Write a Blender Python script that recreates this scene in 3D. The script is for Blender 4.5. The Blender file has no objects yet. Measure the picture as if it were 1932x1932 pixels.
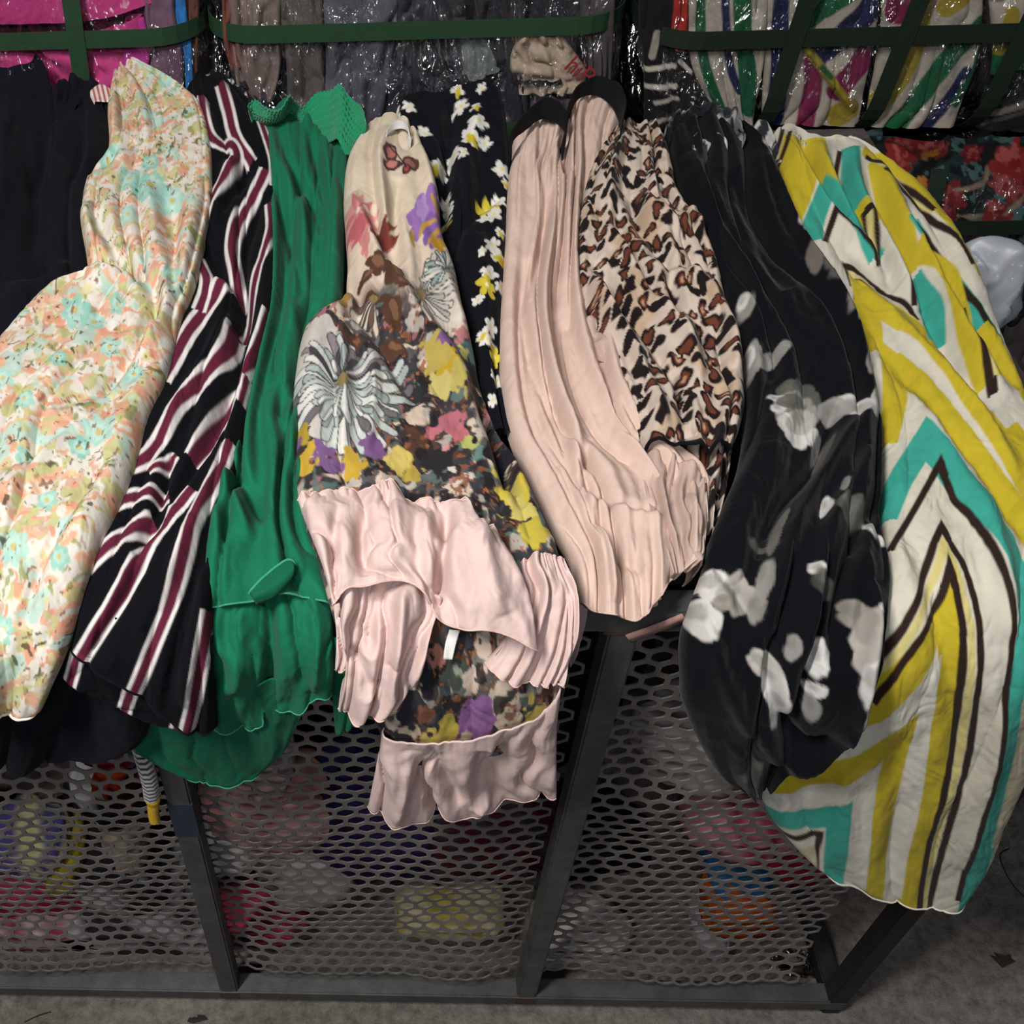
import bpy, bmesh, math, random
import numpy as np
from mathutils import Vector, Matrix

# ------------------------------------------------------------------ camera, world, light, exposure
SC = bpy.context.scene
COL = SC.collection
FPX, CXP, CYP = 2056.45, 593.67, 966.0          # focal length and principal point (px of a 1932 px frame)
PITCH, YAW, ROLL = 0.8074, -0.0765, -0.0599
EYE = np.array([0.0, 0.0, 1.55])
_F = np.array([math.sin(YAW)*math.cos(PITCH), math.cos(YAW)*math.cos(PITCH), -math.sin(PITCH)])
_R = np.array([math.cos(YAW), -math.sin(YAW), 0.0])
_U = np.cross(_R, _F)
RGT = _R*math.cos(ROLL) + _U*math.sin(ROLL)
UPV = -_R*math.sin(ROLL) + _U*math.cos(ROLL)
cam = bpy.data.cameras.new('camera'); cam_o = bpy.data.objects.new('camera', cam); COL.objects.link(cam_o)
cam.sensor_width = 36; cam.sensor_fit = 'HORIZONTAL'; cam.lens = 36*FPX/1932
cam.shift_x = (966-CXP)/1932; cam.shift_y = 0.0; cam.clip_start = 0.01
m = Matrix(((RGT[0], UPV[0], -_F[0], EYE[0]), (RGT[1], UPV[1], -_F[1], EYE[1]), (RGT[2], UPV[2], -_F[2], EYE[2]), (0, 0, 0, 1)))
cam_o.matrix_world = m
SC.camera = cam_o

W = bpy.data.worlds.new('world'); SC.world = W; W.use_nodes = True
W.node_tree.nodes['Background'].inputs[0].default_value = (0.55, 0.6, 0.7, 1)
W.node_tree.nodes['Background'].inputs[1].default_value = 0.035

def area(name, loc, target, size, size_y, power, color):
    l = bpy.data.lights.new(name, 'AREA'); l.shape = 'RECTANGLE'; l.size = size; l.size_y = size_y
    l.energy = power; l.color = color
    o = bpy.data.objects.new(name, l); COL.objects.link(o); o.location = loc
    o.rotation_euler = (Vector(target)-Vector(loc)).to_track_quat('-Z', 'Y').to_euler()
    return o
area('ceiling_tube', (-0.6, -0.05, 2.45), (-0.05, 0.75, 0.7), 0.12, 0.7, 38, (1.0, 0.965, 0.92))
area('far_ceiling_tube', (-0.2, -1.3, 2.6), (0.1, 0.6, 0.6), 1.2, 0.12, 17, (0.93, 0.96, 1.0))
vs = SC.view_settings
vs.view_transform = 'Standard'; vs.look = 'None'; vs.gamma = 1.0; vs.use_curve_mapping = False; vs.exposure = 0.12

# ------------------------------------------------------------------ measures of the place
D0, TOPZ, BACKY = 0.544, 0.863, 1.296            # front face, top and back of the steel cage
LEGX = (-0.597, -0.197, 0.203, 0.610)
TUBE = 0.025

# ------------------------------------------------------------------ small helpers
def link(o, parent=None):
    COL.objects.link(o)
    if parent is not None: o.parent = parent
    return o
def tag(o, label=None, cat=None, group=None, kind=None):
    if label: o['label'] = label
    if cat: o['category'] = cat
    if group: o['group'] = group
    if kind: o['kind'] = kind
    return o
def empty(name, loc=(0, 0, 0)):
    o = bpy.data.objects.new(name, None); o.empty_display_size = 0.05
    COL.objects.link(o); o.location = loc
    return o
def keep(o, parent):
    """parent o while its mesh stays in world coordinates"""
    o.parent = parent
    o.matrix_parent_inverse = Matrix.Translation(parent.location).inverted()
    return o
def mesh_np(name, verts, faces, mat, parent=None, smooth=True, col=None, attrs=None, uv=None):
    me = bpy.data.meshes.new(name)
    verts = np.asarray(verts, dtype=np.float32); faces = np.asarray(faces, dtype=np.int32)
    n, k = faces.shape
    me.vertices.add(len(verts)); me.vertices.foreach_set('co', verts.ravel())
    me.loops.add(n*k); me.loops.foreach_set('vertex_index', faces.ravel())
    me.polygons.add(n); me.polygons.foreach_set('loop_start', np.arange(0, n*k, k, dtype=np.int32))
    me.update(calc_edges=True)
    me.polygons.foreach_set('use_smooth', np.full(n, smooth, dtype=bool))
    if col is not None:
        a = me.color_attributes.new('Col', 'FLOAT_COLOR', 'POINT')
        c4 = np.ones((len(verts), 4), dtype=np.float32); c4[:, :3] = col
        a.data.foreach_set('color', c4.ravel())
    if uv is not None:
        l = me.uv_layers.new(name='UVMap')
        l.data.foreach_set('uv', np.asarray(uv, dtype=np.float32)[faces.ravel()].ravel())
    if attrs:
        for kx, vx in attrs.items():
            a = me.attributes.new(kx, 'FLOAT', 'POINT'); a.data.foreach_set('value', np.asarray(vx, dtype=np.float32).ravel())
    me.materials.append(mat); me.validate(); me.update()
    o = bpy.data.objects.new(name, me); COL.objects.link(o)
    if parent is not None: keep(o, parent)
    return o
def bm_obj(name, bm, mat, parent=None, smooth=False):
    me = bpy.data.meshes.new(name); bm.to_mesh(me); bm.free()
    if smooth:
        for p in me.polygons: p.use_smooth = True
    me.materials.append(mat)
    o = bpy.data.objects.new(name, me); COL.objects.link(o)
    if parent is not None: keep(o, parent)
    return o
def box_bm(x0, x1, y0, y1, z0, z1, bev=0.0):
    bm = bmesh.new(); bmesh.ops.create_cube(bm, size=1)
    for v in bm.verts:
        v.co = ((x0+x1)/2+v.co.x*(x1-x0), (y0+y1)/2+v.co.y*(y1-y0), (z0+z1)/2+v.co.z*(z1-z0))
    if bev: bmesh.ops.bevel(bm, geom=bm.edges[:], offset=bev, segments=2, affect='EDGES')
    return bm

# value noise ------------------------------------------------------
_tab = np.random.RandomState(7).rand(512, 512)
def vn(x, y, seed=0):
    x = np.asarray(x, float)+seed*17.37; y = np.asarray(y, float)+seed*31.71
    xi = np.floor(x).astype(int); yi = np.floor(y).astype(int); fx = x-xi; fy = y-yi
    fx = fx*fx*fx*(fx*(fx*6-15)+10); fy = fy*fy*fy*(fy*(fy*6-15)+10)
    a = _tab[xi & 511, yi & 511]; b = _tab[(xi+1) & 511, yi & 511]; c = _tab[xi & 511, (yi+1) & 511]; d = _tab[(xi+1) & 511, (yi+1) & 511]
    return (a*(1-fx)+b*fx)*(1-fy)+(c*(1-fx)+d*fx)*fy
def fbm(x, y, seed=0, oct=3):
    s = 0; a = 1; t = 0
    for i in range(oct):
        s = s+a*vn(x*2**i, y*2**i, seed+i*3); t += a; a *= .5
    return s/t
def sstep(a, b, x):
    t = np.clip((x-a)/(b-a), 0, 1); return t*t*(3-2*t)
def h2l(s):
    """sRGB hex to linear"""
    c = np.array([int(s[i:i+2], 16)/255 for i in (0, 2, 4)])
    return np.where(c <= .04045, c/12.92, ((c+.055)/1.055)**2.4)

# picture point <-> place ------------------------------------------
def ray(px, py):
    px = np.asarray(px, float); py = np.asarray(py, float)
    return _F*FPX + RGT*(px-CXP)[..., None] - UPV*(py-CYP)[..., None]
def proj(P):
    v = np.asarray(P)-EYE; z = v@_F
    return np.stack([CXP+FPX*(v@RGT)/z, CYP-FPX*(v@UPV)/z], -1)
def on_y(px, py, Y):
    d = ray(px, py); return EYE + d*(Y/d[..., 1])[..., None]
def on_z(px, py, Z):
    d = ray(px, py); return EYE + d*((Z-EYE[2])/d[..., 2])[..., None]

# the drape: along the table top, round the front edge, down the front --------
YF = D0-0.010; RC = 0.045; YC = YF+RC; TT = TOPZ+0.002; ZC = TT-RC; YB = 1.45; L1 = YB-YC; LA = math.pi/2*RC
def surf(X, s, h):
    a = np.clip((s-L1)/RC, 0, math.pi/2)
    ny = -np.sin(a); nz = np.cos(a)
    Y = np.where(s < L1, YB-s, YC-RC*np.sin(a)); Z = np.where(s < L1, TT, ZC+RC*np.cos(a))
    Z = Z-np.maximum(s-L1-LA, 0)
    return np.stack([X, Y+ny*h, Z+nz*h], -1)
def to_surf(px, py, h):
    """picture points -> (X, s) on the drape raised by h"""
    px = np.asarray(px, float); py = np.asarray(py, float); h = np.broadcast_to(h, px.shape)
    d = ray(px, py)
    t1 = (TT+h-EYE[2])/d[..., 2]; P1 = EYE+d*t1[..., None]
    t2 = (YF-h)/d[..., 1]; P2 = EYE+d*t2[..., None]
    oy = EYE[1]-YC; oz = EYE[2]-ZC; dy = d[..., 1]; dz = d[..., 2]
    A = dy*dy+dz*dz; B = oy*dy+oz*dz; C_ = oy*oy+oz*oz-(RC+h)**2
    t3 = (-B-np.sqrt(np.maximum(B*B-A*C_, 0)))/A; P3 = EYE+d*t3[..., None]
    ang = np.arctan2(YC-P3[..., 1], P3[..., 2]-ZC)
    s1 = YB-P1[..., 1]; s2 = L1+LA+(ZC-P2[..., 2]); s3 = L1+np.clip(ang, 0, math.pi/2)*RC
    top = P1[..., 1] >= YC; fr = P2[..., 2] <= ZC
    s = np.where(top, s1, np.where(fr, s2, s3)); X = np.where(top, P1[..., 0], np.where(fr, P2[..., 0], P3[..., 0]))
    return X, s

class Plane:
    """an upright face at depth Y, used for bale fronts"""
    def __init__(s, Y, tilt=0.0): s.Y = Y; s.t = tilt
    def to(s, px, py, h):
        P = on_y(px, py, s.Y)
        for _ in range(4):
            P = on_y(px, py, s.Y+s.t*(P[..., 2]-.9)-np.broadcast_to(h, np.shape(px)))if s.t else on_y(px, py, s.Y-h*np.ones(np.shape(px)))
        return P[..., 0], 2-P[..., 2]
    def at(s, X, q, h): return np.stack([X, s.Y+s.t*(2-q-.9)-h, 2-q], -1)
class Drape:
    def to(s, px, py, h): return to_surf(px, py, h)
    def at(s, X, q, h): return surf(X, q, h)
DRAPE = Drape()

def catmull(P, t):
    """P (n, k) values at 0..n-1, evaluated at t"""
    n = len(P)
    if n == 2:
        return P[0]+(P[1]-P[0])*t[:, None]
    i = np.clip(np.floor(t).astype(int), 0, n-2); f = (t-i)[:, None]
    p1 = P[i]; p2 = P[i+1]; p0 = np.where((i > 0)[:, None], P[np.maximum(i-1, 0)], 2*p1-p2); p3 = np.where((i < n-2)[:, None], P[np.minimum(i+2, n-1)], 2*p2-p1)
    return .5*((2*p1)+(-p0+p2)*f+(2*p0-5*p1+4*p2-p3)*f*f+(-p0+3*p1-3*p2+p3)*f*f*f)
def seg_dist(x, y, pts):
    """distance to a polyline and the share of its length there"""
    pts = np.asarray(pts, float); L = np.r_[0, np.cumsum(np.hypot(*np.diff(pts, axis=0).T))]
    best = np.full(x.shape, 1e9); bt = np.zeros(x.shape)
    for k in range(len(pts)-1):
        ax, ay = pts[k]; bx, by = pts[k+1]; dx, dy = bx-ax, by-ay; l2 = dx*dx+dy*dy+1e-9
        t = np.clip(((x-ax)*dx+(y-ay)*dy)/l2, 0, 1)
        d = np.hypot(x-ax-t*dx, y-ay-t*dy); q = d < best
        best = np.where(q, d, best); bt = np.where(q, (L[k]+t*(L[k+1]-L[k]))/L[-1], bt)
    return best, bt
def smooth_line(pts, n=10):
    pts = np.asarray(pts, float)
    if len(pts) < 3: return pts
    return catmull(pts, np.linspace(0, len(pts)-1, (len(pts)-1)*n//2+1))

def tube_line(name, P, r, mat, parent=None, k=6):
    P = np.asarray(P, float); T = np.gradient(P, axis=0); T /= np.linalg.norm(T, axis=1)[:, None]+1e-9
    ref = np.array([.13, .31, .94]); A = np.cross(T, ref); A /= np.linalg.norm(A, axis=1)[:, None]+1e-9; B = np.cross(T, A)
    rr = np.broadcast_to(r, len(P))[:, None, None]
    an = np.arange(k)*2*math.pi/k
    V = P[:, None]+rr*(A[:, None]*np.cos(an)[None, :, None]+B[:, None]*np.sin(an)[None, :, None])
    n = len(P); idx = np.arange(n*k).reshape(n, k)
    F = np.stack([idx[:-1], np.roll(idx, -1, 1)[:-1], np.roll(idx, -1, 1)[1:], idx[1:]], -1).reshape(-1, 4)
    return mesh_np(name, V.reshape(-1, 3), F, mat, parent)

class Cloth:
    """a draped piece of cloth: rows of picture points (left to right, waist to hem) laid on the drape at a height"""
    def __init__(s, rows, lift=(.02, .02, .02), bulge=.015, auto=(), strokes=(), step=2.6, edge=.14, under=.02, pw=2.4, base=DRAPE, extra=None, floor=.001, fine=.0016):
        s.base = base; s.floor = floor
        nR = len(rows); lens = []
        for r in rows: lens.append(np.sum(np.hypot(*np.diff(np.array(r, float), axis=0).T)))
        mids = np.array([np.mean(np.array(r, float), axis=0) for r in rows])
        vl = np.r_[0, np.cumsum(np.hypot(*np.diff(mids, axis=0).T))]; vt = vl/vl[-1]
        nu = int(max(12, max(lens)/step)); nv = int(max(6, vl[-1]/step))
        lv = np.linspace(0, 1, len(lift))
        hrow = np.interp(vt, lv, lift)
        P = np.zeros((nR, nu, 2))
        for k, r in enumerate(rows):
            q = np.array(r, float)
            if len(q) == 2: qq = q[0]+(q[1]-q[0])*np.linspace(0, 1, nu)[:, None]
            else:
                L = np.r_[0, np.cumsum(np.hypot(*np.diff(q, axis=0).T))]; L = L/L[-1]
                ts = np.interp(np.linspace(0, 1, nu), L, np.arange(len(q)))
                qq = catmull(q, ts)
            X, ss = base.to(qq[:, 0], qq[:, 1], hrow[k]); P[k, :, 0] = X; P[k, :, 1] = ss
        tv = np.interp(np.linspace(0, 1, nv), vt, np.arange(nR))
        G = catmull(P.reshape(nR, -1), tv).reshape(nv, nu, 2)
        U, V = np.meshgrid(np.linspace(0, 1, nu), np.linspace(0, 1, nv))
        h0 = np.interp(V, lv, lift)
        B = proj(base.at(G[..., 0], G[..., 1], h0)); s.bx = B[..., 0]; s.by = B[..., 1]
        e = np.clip(np.minimum(U, 1-U)/edge, 0, 1)
        prof = (1-(1-e)**pw)**(1/pw)
        h = bulge*prof
        for au in auto:
            amp, nU, nV, sd, rid = au[:5]
            x = U*nU+(vn(U*2.3, V*4, sd+5)-.5)*1.6
            n = vn(x, V*nV, sd)*2-1
            if rid > 0: n = 1-2*np.abs(n)**.8
            elif rid < 0: n = 2*np.abs(n)**.75-1
            if len(au) > 5: n = n*sstep(au[5][0], au[5][1], V)
            h = h+1.35*amp*n*(.35+.65*prof)
        h = h+fine*((fbm(s.bx/26, s.by/34, 77, 3)-.5)*2+.6*(np.abs(vn(s.bx/17+vn(s.bx/60, s.by/60, 4)*6, s.by/42, 79)*2-1)-.5))
        if extra is not None: h = h+extra(s, U, V)
        for st in strokes:
            amp, wd, pts = st[:3]
            d, t = seg_dist(s.bx, s.by, smooth_line(pts))
            taper = np.clip(np.minimum(t, 1-t)*5, 0, 1)**.6 if len(st) < 4 else 1.0
            h = h+amp*np.exp(-(d/wd)**2)*taper
        s.h = h0+h; s.G = G; s.U = U; s.V = V; s.nu = nu; s.nv = nv; s.under = under
        s.pos = base.at(G[..., 0], G[..., 1], s.h); q = proj(s.pos); s.px = q[..., 0]; s.py = q[..., 1]
        h00 = base.at(G[..., 0], G[..., 1], h0+bulge*.7); dl = np.linalg.norm(np.diff(h00, axis=0), axis=2)
        s.arc = np.concatenate([np.zeros((1, nu)), np.cumsum(dl, 0)], 0)*1000; s.obj = None
        s.col = None
    def uv_at(s, x, y):
        k = np.argmin((s.px-x)**2+(s.py-y)**2); return s.U.ravel()[k], s.V.ravel()[k]
    # print on the cloth -------------------------------------------
    def fill(s, color):
        s.col = np.empty(s.px.shape+(3,)); s.col[:] = h2l(color) if isinstance(color, str) else color; return s
    def put(s, m, color):
        c = h2l(color) if isinstance(color, str) else np.asarray(color)
        s.col = s.col*(1-m[..., None])+c*m[..., None]
    def stripe(s, color, hw, pts, soft=1.6, smooth=True, wob=0, butt=False):
        P = smooth_line(pts) if smooth else np.asarray(pts, float)
        x0, y0 = P.min(0)-60; x1, y1 = P.max(0)+60
        q = (s.bx > x0) & (s.bx < x1) & (s.by > y0) & (s.by < y1)
        if not q.any(): return
        d, t = seg_dist(s.bx[q], s.by[q], P)
        w = hw if np.isscalar(hw) else np.interp(t, np.linspace(0, 1, len(hw)), hw)
        if wob: d = d+(fbm(s.bx[q]/9, s.by[q]/9, 4, 2)-.5)*wob
        mm = 1-sstep(-soft, soft, d-w)
        if butt: mm = mm*((t > 1e-6) & (t < 1-1e-6))
        m = np.zeros(s.px.shape); m[q] = mm; s.put(m, color)
    def blob(s, color, x, y, r, pet=0, dep=.3, rot=0, sx=1, sy=1, soft=1.3, inner=0, wob=.25, a=1.0):
        """a flower, leaf or patch on the cloth"""
        R = r*max(sx, sy)*1.7+4
        q = (np.abs(s.bx-x) < R) & (np.abs(s.by-y) < R)
        if not q.any(): return
        ca, sa = math.cos(rot), math.sin(rot)
        dx = s.bx[q]-x; dy = s.by[q]-y; ex = (dx*ca+dy*sa)/sx; ey = (-dx*sa+dy*ca)/sy
        d = np.hypot(ex, ey); th = np.arctan2(ey, ex)
        rr = r*np.ones_like(d)
        if pet: rr = rr*(1-dep+dep*np.abs(np.cos(th*pet/2))**.6*1.25)
        rr = rr*(1+wob*(fbm(s.bx[q]/(r*.5+3), s.by[q]/(r*.5+3), 8, 2)-.5)*2)
        m = np.zeros(s.px.shape); m[q] = (1-sstep(-soft, soft, d-rr))*(sstep(-soft, soft, d-inner) if inner else 1)*a
        s.put(m, color)
    def row_tube(s, name, mat, parent, row=-1, r=.0011, off=0.0):
        """rolled hem along one row of the cloth"""
        P = s.base.at(s.G[row, :, 0], s.G[row, :, 1], s.h[row]+off)[::2]
        return tube_line(name, P, r, mat, s.obj if s.obj is not None else parent)
    def cloth_xy(s, scale=1.0):
        """metres across and along the cloth"""
        return s.G[..., 0]*scale, s.G[..., 1]*scale
    def build(s, name, mat, parent=None, thick=0.0012, attrs=None, uv=None):
        K = 4; nu, nv = s.nu, s.nv
        X, S, H = s.G[..., 0], s.G[..., 1], s.h
        def side(c, inn):
            xs, ss, hs = [], [], []
            for k in range(1, K+1):
                f = k/K
                xs.append(X[:, c]+(X[:, inn]-X[:, c])*f*.9); ss.append(S[:, c]+(S[:, inn]-S[:, c])*f*.9)
                hs.append(H[:, c]-s.under*(1-(1-f)**2))
            return [np.array(a) for a in (xs, ss, hs)]
        ki = max(2, int(nu*.10))
        l = side(0, ki); r = side(nu-1, nu-1-ki)
        XX = np.concatenate([l[0][::-1].T, X, r[0].T], 1); SS = np.concatenate([l[1][::-1].T, S, r[1].T], 1); HH = np.concatenate([l[2][::-1].T, H, r[2].T], 1)
        HH = np.maximum(HH, s.floor)
        pos = s.base.at(XX, SS, HH); n2 = nu+2*K
        pad = lambda a: np.concatenate([np.repeat(a[:, :1], K, 1), a, np.repeat(a[:, -1:], K, 1)], 1)
        idx = np.arange(nv*n2).reshape(nv, n2)
        f = np.stack([idx[:-1, :-1], idx[1:, :-1], idx[1:, 1:], idx[:-1, 1:]], -1).reshape(-1, 4)
        col = None
        if s.col is not None: col = np.stack([pad(s.col[..., i]) for i in range(3)], -1).reshape(-1, 3)
        at = {k: pad(v) for k, v in attrs.items()} if attrs else None
        uvv = np.stack([pad(uv[0]), pad(uv[1])], -1).reshape(-1, 2) if uv is not None else None
        o = mesh_np(name, pos.reshape(-1, 3), f, mat, parent, True, col, at, uvv)
        s.obj = o
        if thick and nu*nv < 16000 and not isinstance(s.base, Plane):
            md = o.modifiers.new('thickness', 'SOLIDIFY'); md.thickness = thick; md.offset = -1
        return o

# ------------------------------------------------------------------ materials
def nodes_of(name):
    mt = bpy.data.materials.new(name); mt.use_nodes = True
    nt = mt.node_tree; b = nt.nodes['Principled BSDF']
    return mt, nt, b
def cloth_mat(name, color=None, rough=.85, sheen=.3, attr=False, bump=.25, bscale=260, transl=0.0, crinkle=0.0, spec=.12, alpha=1.0):
    mt, nt, b = nodes_of(name); N = nt.nodes; L = nt.links
    b.inputs['Roughness'].default_value = rough; b.inputs['Sheen Weight'].default_value = sheen
    b.inputs['Sheen Roughness'].default_value = .5; b.inputs['Specular IOR Level'].default_value = spec
    tc = N.new('ShaderNodeTexCoord')
    if attr:
        a = N.new('ShaderNodeVertexColor'); a.layer_name = 'Col'; src = a.outputs['Color']
    else:
        rgb = N.new('ShaderNodeRGB'); rgb.outputs[0].default_value = (*color, 1); src = rgb.outputs[0]
    nz = N.new('ShaderNodeTexNoise'); nz.inputs['Scale'].default_value = 38; nz.inputs['Detail'].default_value = 4
    L.new(tc.outputs['Object'], nz.inputs['Vector'])
    mr = N.new('ShaderNodeMapRange'); mr.inputs['To Min'].default_value = .86; mr.inputs['To Max'].default_value = 1.12
    L.new(nz.outputs['Fac'], mr.inputs['Value'])
    mx = N.new('ShaderNodeMix'); mx.data_type = 'RGBA'; mx.blend_type = 'MULTIPLY'; mx.inputs[0].default_value = 1
    L.new(src, mx.inputs[6]); L.new(mr.outputs[0], mx.inputs[7]); L.new(mx.outputs[2], b.inputs['Base Color'])
    bn = N.new('ShaderNodeTexNoise'); bn.inputs['Scale'].default_value = bscale; bn.inputs['Detail'].default_value = 3
    L.new(tc.outputs['Object'], bn.inputs['Vector'])
    bp = N.new('ShaderNodeBump'); bp.inputs['Strength'].default_value = bump; bp.inputs['Distance'].default_value = .002
    L.new(bn.outputs['Fac'], bp.inputs['Height']); L.new(bp.outputs[0], b.inputs['Normal'])
    if crinkle:
        cn = N.new('ShaderNodeTexNoise'); cn.inputs['Scale'].default_value = 28; cn.inputs['Detail'].default_value = 2
        L.new(tc.outputs['Object'], cn.inputs['Vector'])
        b2 = N.new('ShaderNodeBump'); b2.inputs['Strength'].default_value = crinkle; b2.inputs['Distance'].default_value = .012
        L.new(cn.outputs['Fac'], b2.inputs['Height']); L.new(b2.outputs[0], bp.inputs['Normal'])
    out = N['Material Output']; last = b.outputs[0]
    if transl:
        t = N.new('ShaderNodeBsdfTranslucent'); L.new(mx.outputs[2], t.inputs[0]); ms = N.new('ShaderNodeMixShader'); ms.inputs[0].default_value = transl
        L.new(last, ms.inputs[1]); L.new(t.outputs[0], ms.inputs[2]); last = ms.outputs[0]
    if alpha < 1:
        t = N.new('ShaderNodeBsdfTransparent'); ms = N.new('ShaderNodeMixShader'); ms.inputs[0].default_value = alpha
        L.new(t.outputs[0], ms.inputs[1]); L.new(last, ms.inputs[2]); last = ms.outputs[0]
    L.new(last, out.inputs[0])
    return mt
def steel_mat(name, base, base2, rough=.5, metal=.55, rust=0.0):
    mt, nt, b = nodes_of(name); N = nt.nodes; L = nt.links
    tc = N.new('ShaderNodeTexCoord'); nz = N.new('ShaderNodeTexNoise'); nz.inputs['Scale'].default_value = 22; nz.inputs['Detail'].default_value = 6; nz.inputs['Roughness'].default_value = .7
    L.new(tc.outputs['Object'], nz.inputs['Vector'])
    cr = N.new('ShaderNodeValToRGB'); e = cr.color_ramp.elements; e[0].position = .35; e[0].color = (*base, 1); e[1].position = .7; e[1].color = (*base2, 1)
    L.new(nz.outputs['Fac'], cr.inputs[0]); L.new(cr.outputs[0], b.inputs['Base Color'])
    b.inputs['Metallic'].default_value = metal; b.inputs['Roughness'].default_value = rough
    bp = N.new('ShaderNodeBump'); bp.inputs['Strength'].default_value = .15; bp.inputs['Distance'].default_value = .001
    n2 = N.new('ShaderNodeTexNoise'); n2.inputs['Scale'].default_value = 300; L.new(tc.outputs['Object'], n2.inputs['Vector'])
    L.new(n2.outputs['Fac'], bp.inputs['Height']); L.new(bp.outputs[0], b.inputs['Normal'])
    return mt
def concrete_mat():
    mt, nt, b = nodes_of('concrete'); N = nt.nodes; L = nt.links
    tc = N.new('ShaderNodeTexCoord')
    def nz(sc, det=6, ro=.6):
        n = N.new('ShaderNodeTexNoise'); n.inputs['Scale'].default_value = sc; n.inputs['Detail'].default_value = det; n.inputs['Roughness'].default_value = ro
        L.new(tc.outputs['Object'], n.inputs['Vector']); return n
    a = nz(4); c = nz(60, 8, .75); d = nz(420, 3)
    cr = N.new('ShaderNodeValToRGB'); e = cr.color_ramp.elements
    e[0].position = .3; e[0].color = (*h2l('6a635d'), 1); e[1].position = .72; e[1].color = (*h2l('918a84'), 1)
    L.new(a.outputs['Fac'], cr.inputs[0])
    cr2 = N.new('ShaderNodeValToRGB'); e = cr2.color_ramp.elements
    e[0].position = .36; e[0].color = (.34, .33, .32, 1); e[1].position = .60; e[1].color = (1, 1, 1, 1)
    L.new(c.outputs['Fac'], cr2.inputs[0])
    mx = N.new('ShaderNodeMix'); mx.data_type = 'RGBA'; mx.blend_type = 'MULTIPLY'; mx.inputs[0].default_value = .8
    L.new(cr.outputs[0], mx.inputs[6]); L.new(cr2.outputs[0], mx.inputs[7])
    L.new(mx.outputs[2], b.inputs['Base Color']); b.inputs['Roughness'].default_value = .9; b.inputs['Specular IOR Level'].default_value = .2
    ad = N.new('ShaderNodeMath'); ad.operation = 'ADD'; L.new(c.outputs['Fac'], ad.inputs[0]); L.new(d.outputs['Fac'], ad.inputs[1])
    bp = N.new('ShaderNodeBump'); bp.inputs['Strength'].default_value = .6; bp.inputs['Distance'].default_value = .004
    L.new(ad.outputs[0], bp.inputs['Height']); L.new(bp.outputs[0], b.inputs['Normal'])
    return mt

M_STEEL = steel_mat('grey_steel', h2l('46484a'), h2l('5f605e'), .45, .45)
M_BLACKSTEEL = steel_mat('black_steel', h2l('161514'), h2l('22201f'), .6, .1)  # near-black tone of the right corner legs and lower side rail
M_MESH = steel_mat('mesh_paint', h2l('625d5b'), h2l('7c7673'), .55, .2)
M_DARK = cloth_mat('shade_sheet', h2l('17181b'), bump=.1)
M_RUST = steel_mat('weld_rust', h2l('3a2c27'), h2l('4d3c34'), .8, .1)

# ------------------------------------------------------------------ floor and back wall
fl = bm_obj('floor', box_bm(-3, 3, -1.5, 3.2, -.05, 0), concrete_mat()); tag(fl, kind='structure')
wl = bm_obj('wall_back', box_bm(-3, 3, 2.3, 2.35, 0, 2.9), cloth_mat('dark_wall', h2l('2a2826'), bump=.3)); tag(wl, kind='structure')

# ------------------------------------------------------------------ steel cage table
cage = empty('steel_cage_table', (0, .92, 0))
tag(cage, 'grey square-tube steel cage table with perforated mesh front, skirts spread over its top', 'cage table')
def tube(name, x0, x1, y0, y1, z0, z1, mat=M_STEEL):
    return bm_obj(name, box_bm(x0, x1, y0, y1, z0, z1, .0022), mat, cage)
LX = -0.997
t = TUBE
for X in LEGX:
    mt = M_BLACKSTEEL if X > .5 else M_STEEL
    tube('leg', X-t/2, X+t/2, D0, D0+t, 0.0 if X > .5 else .015, TOPZ-t, mt)
    tube('leg', X-t/2, X+t/2, BACKY, BACKY+t, 0, TOPZ-t, M_BLACKSTEEL if X > .5 else M_STEEL)
tube('leg', LX-t/2, LX+t/2, D0, D0+t, 0, TOPZ-t); tube('leg', LX-t/2, LX+t/2, BACKY, BACKY+t, 0, TOPZ-t)
RX = LEGX[-1]+t/2
tube('bottom_rail', LX-t/2, RX, D0-.001, D0+t+.001, .015, .04)
tube('bottom_rail', LX-t/2, RX, BACKY, BACKY+t, .015, .04)
tube('top_rail', LX-t/2, RX, D0-.001, D0+t, TOPZ-t, TOPZ)
tube('top_rail', LX-t/2, RX, BACKY, BACKY+t, TOPZ-t, TOPZ, steel_mat('worn_steel', h2l('4a4342'), h2l('6b6564'), .5, .3))
M_BROWN = steel_mat('brown_paint', h2l('3e3331'), h2l('4f4442'), .6, .1)
tube('side_rail', RX-t, RX, D0+t, BACKY, TOPZ-t, TOPZ, M_BROWN)
tube('side_rail', RX-t, RX, D0+t, BACKY, .015, .04, M_BLACKSTEEL)
bm_obj('added_top_sheet', box_bm(LX, RX-t, D0+t, BACKY, TOPZ-.034, TOPZ-.030), M_DARK, cage)  # added sheet; its dark colour stands for the shaded inside of the open cage
for X in LEGX[1:3]:
    bm_obj('weld', box_bm(X-.02, X+.02, D0-.0015, D0+t+.0005, TOPZ-.03, TOPZ-.019, .003), M_RUST, cage)
    bm_obj('weld', box_bm(X-.016, X+.016, D0-.0016, D0+.012, .0145, .0405, .003), M_RUST, cage)

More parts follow.
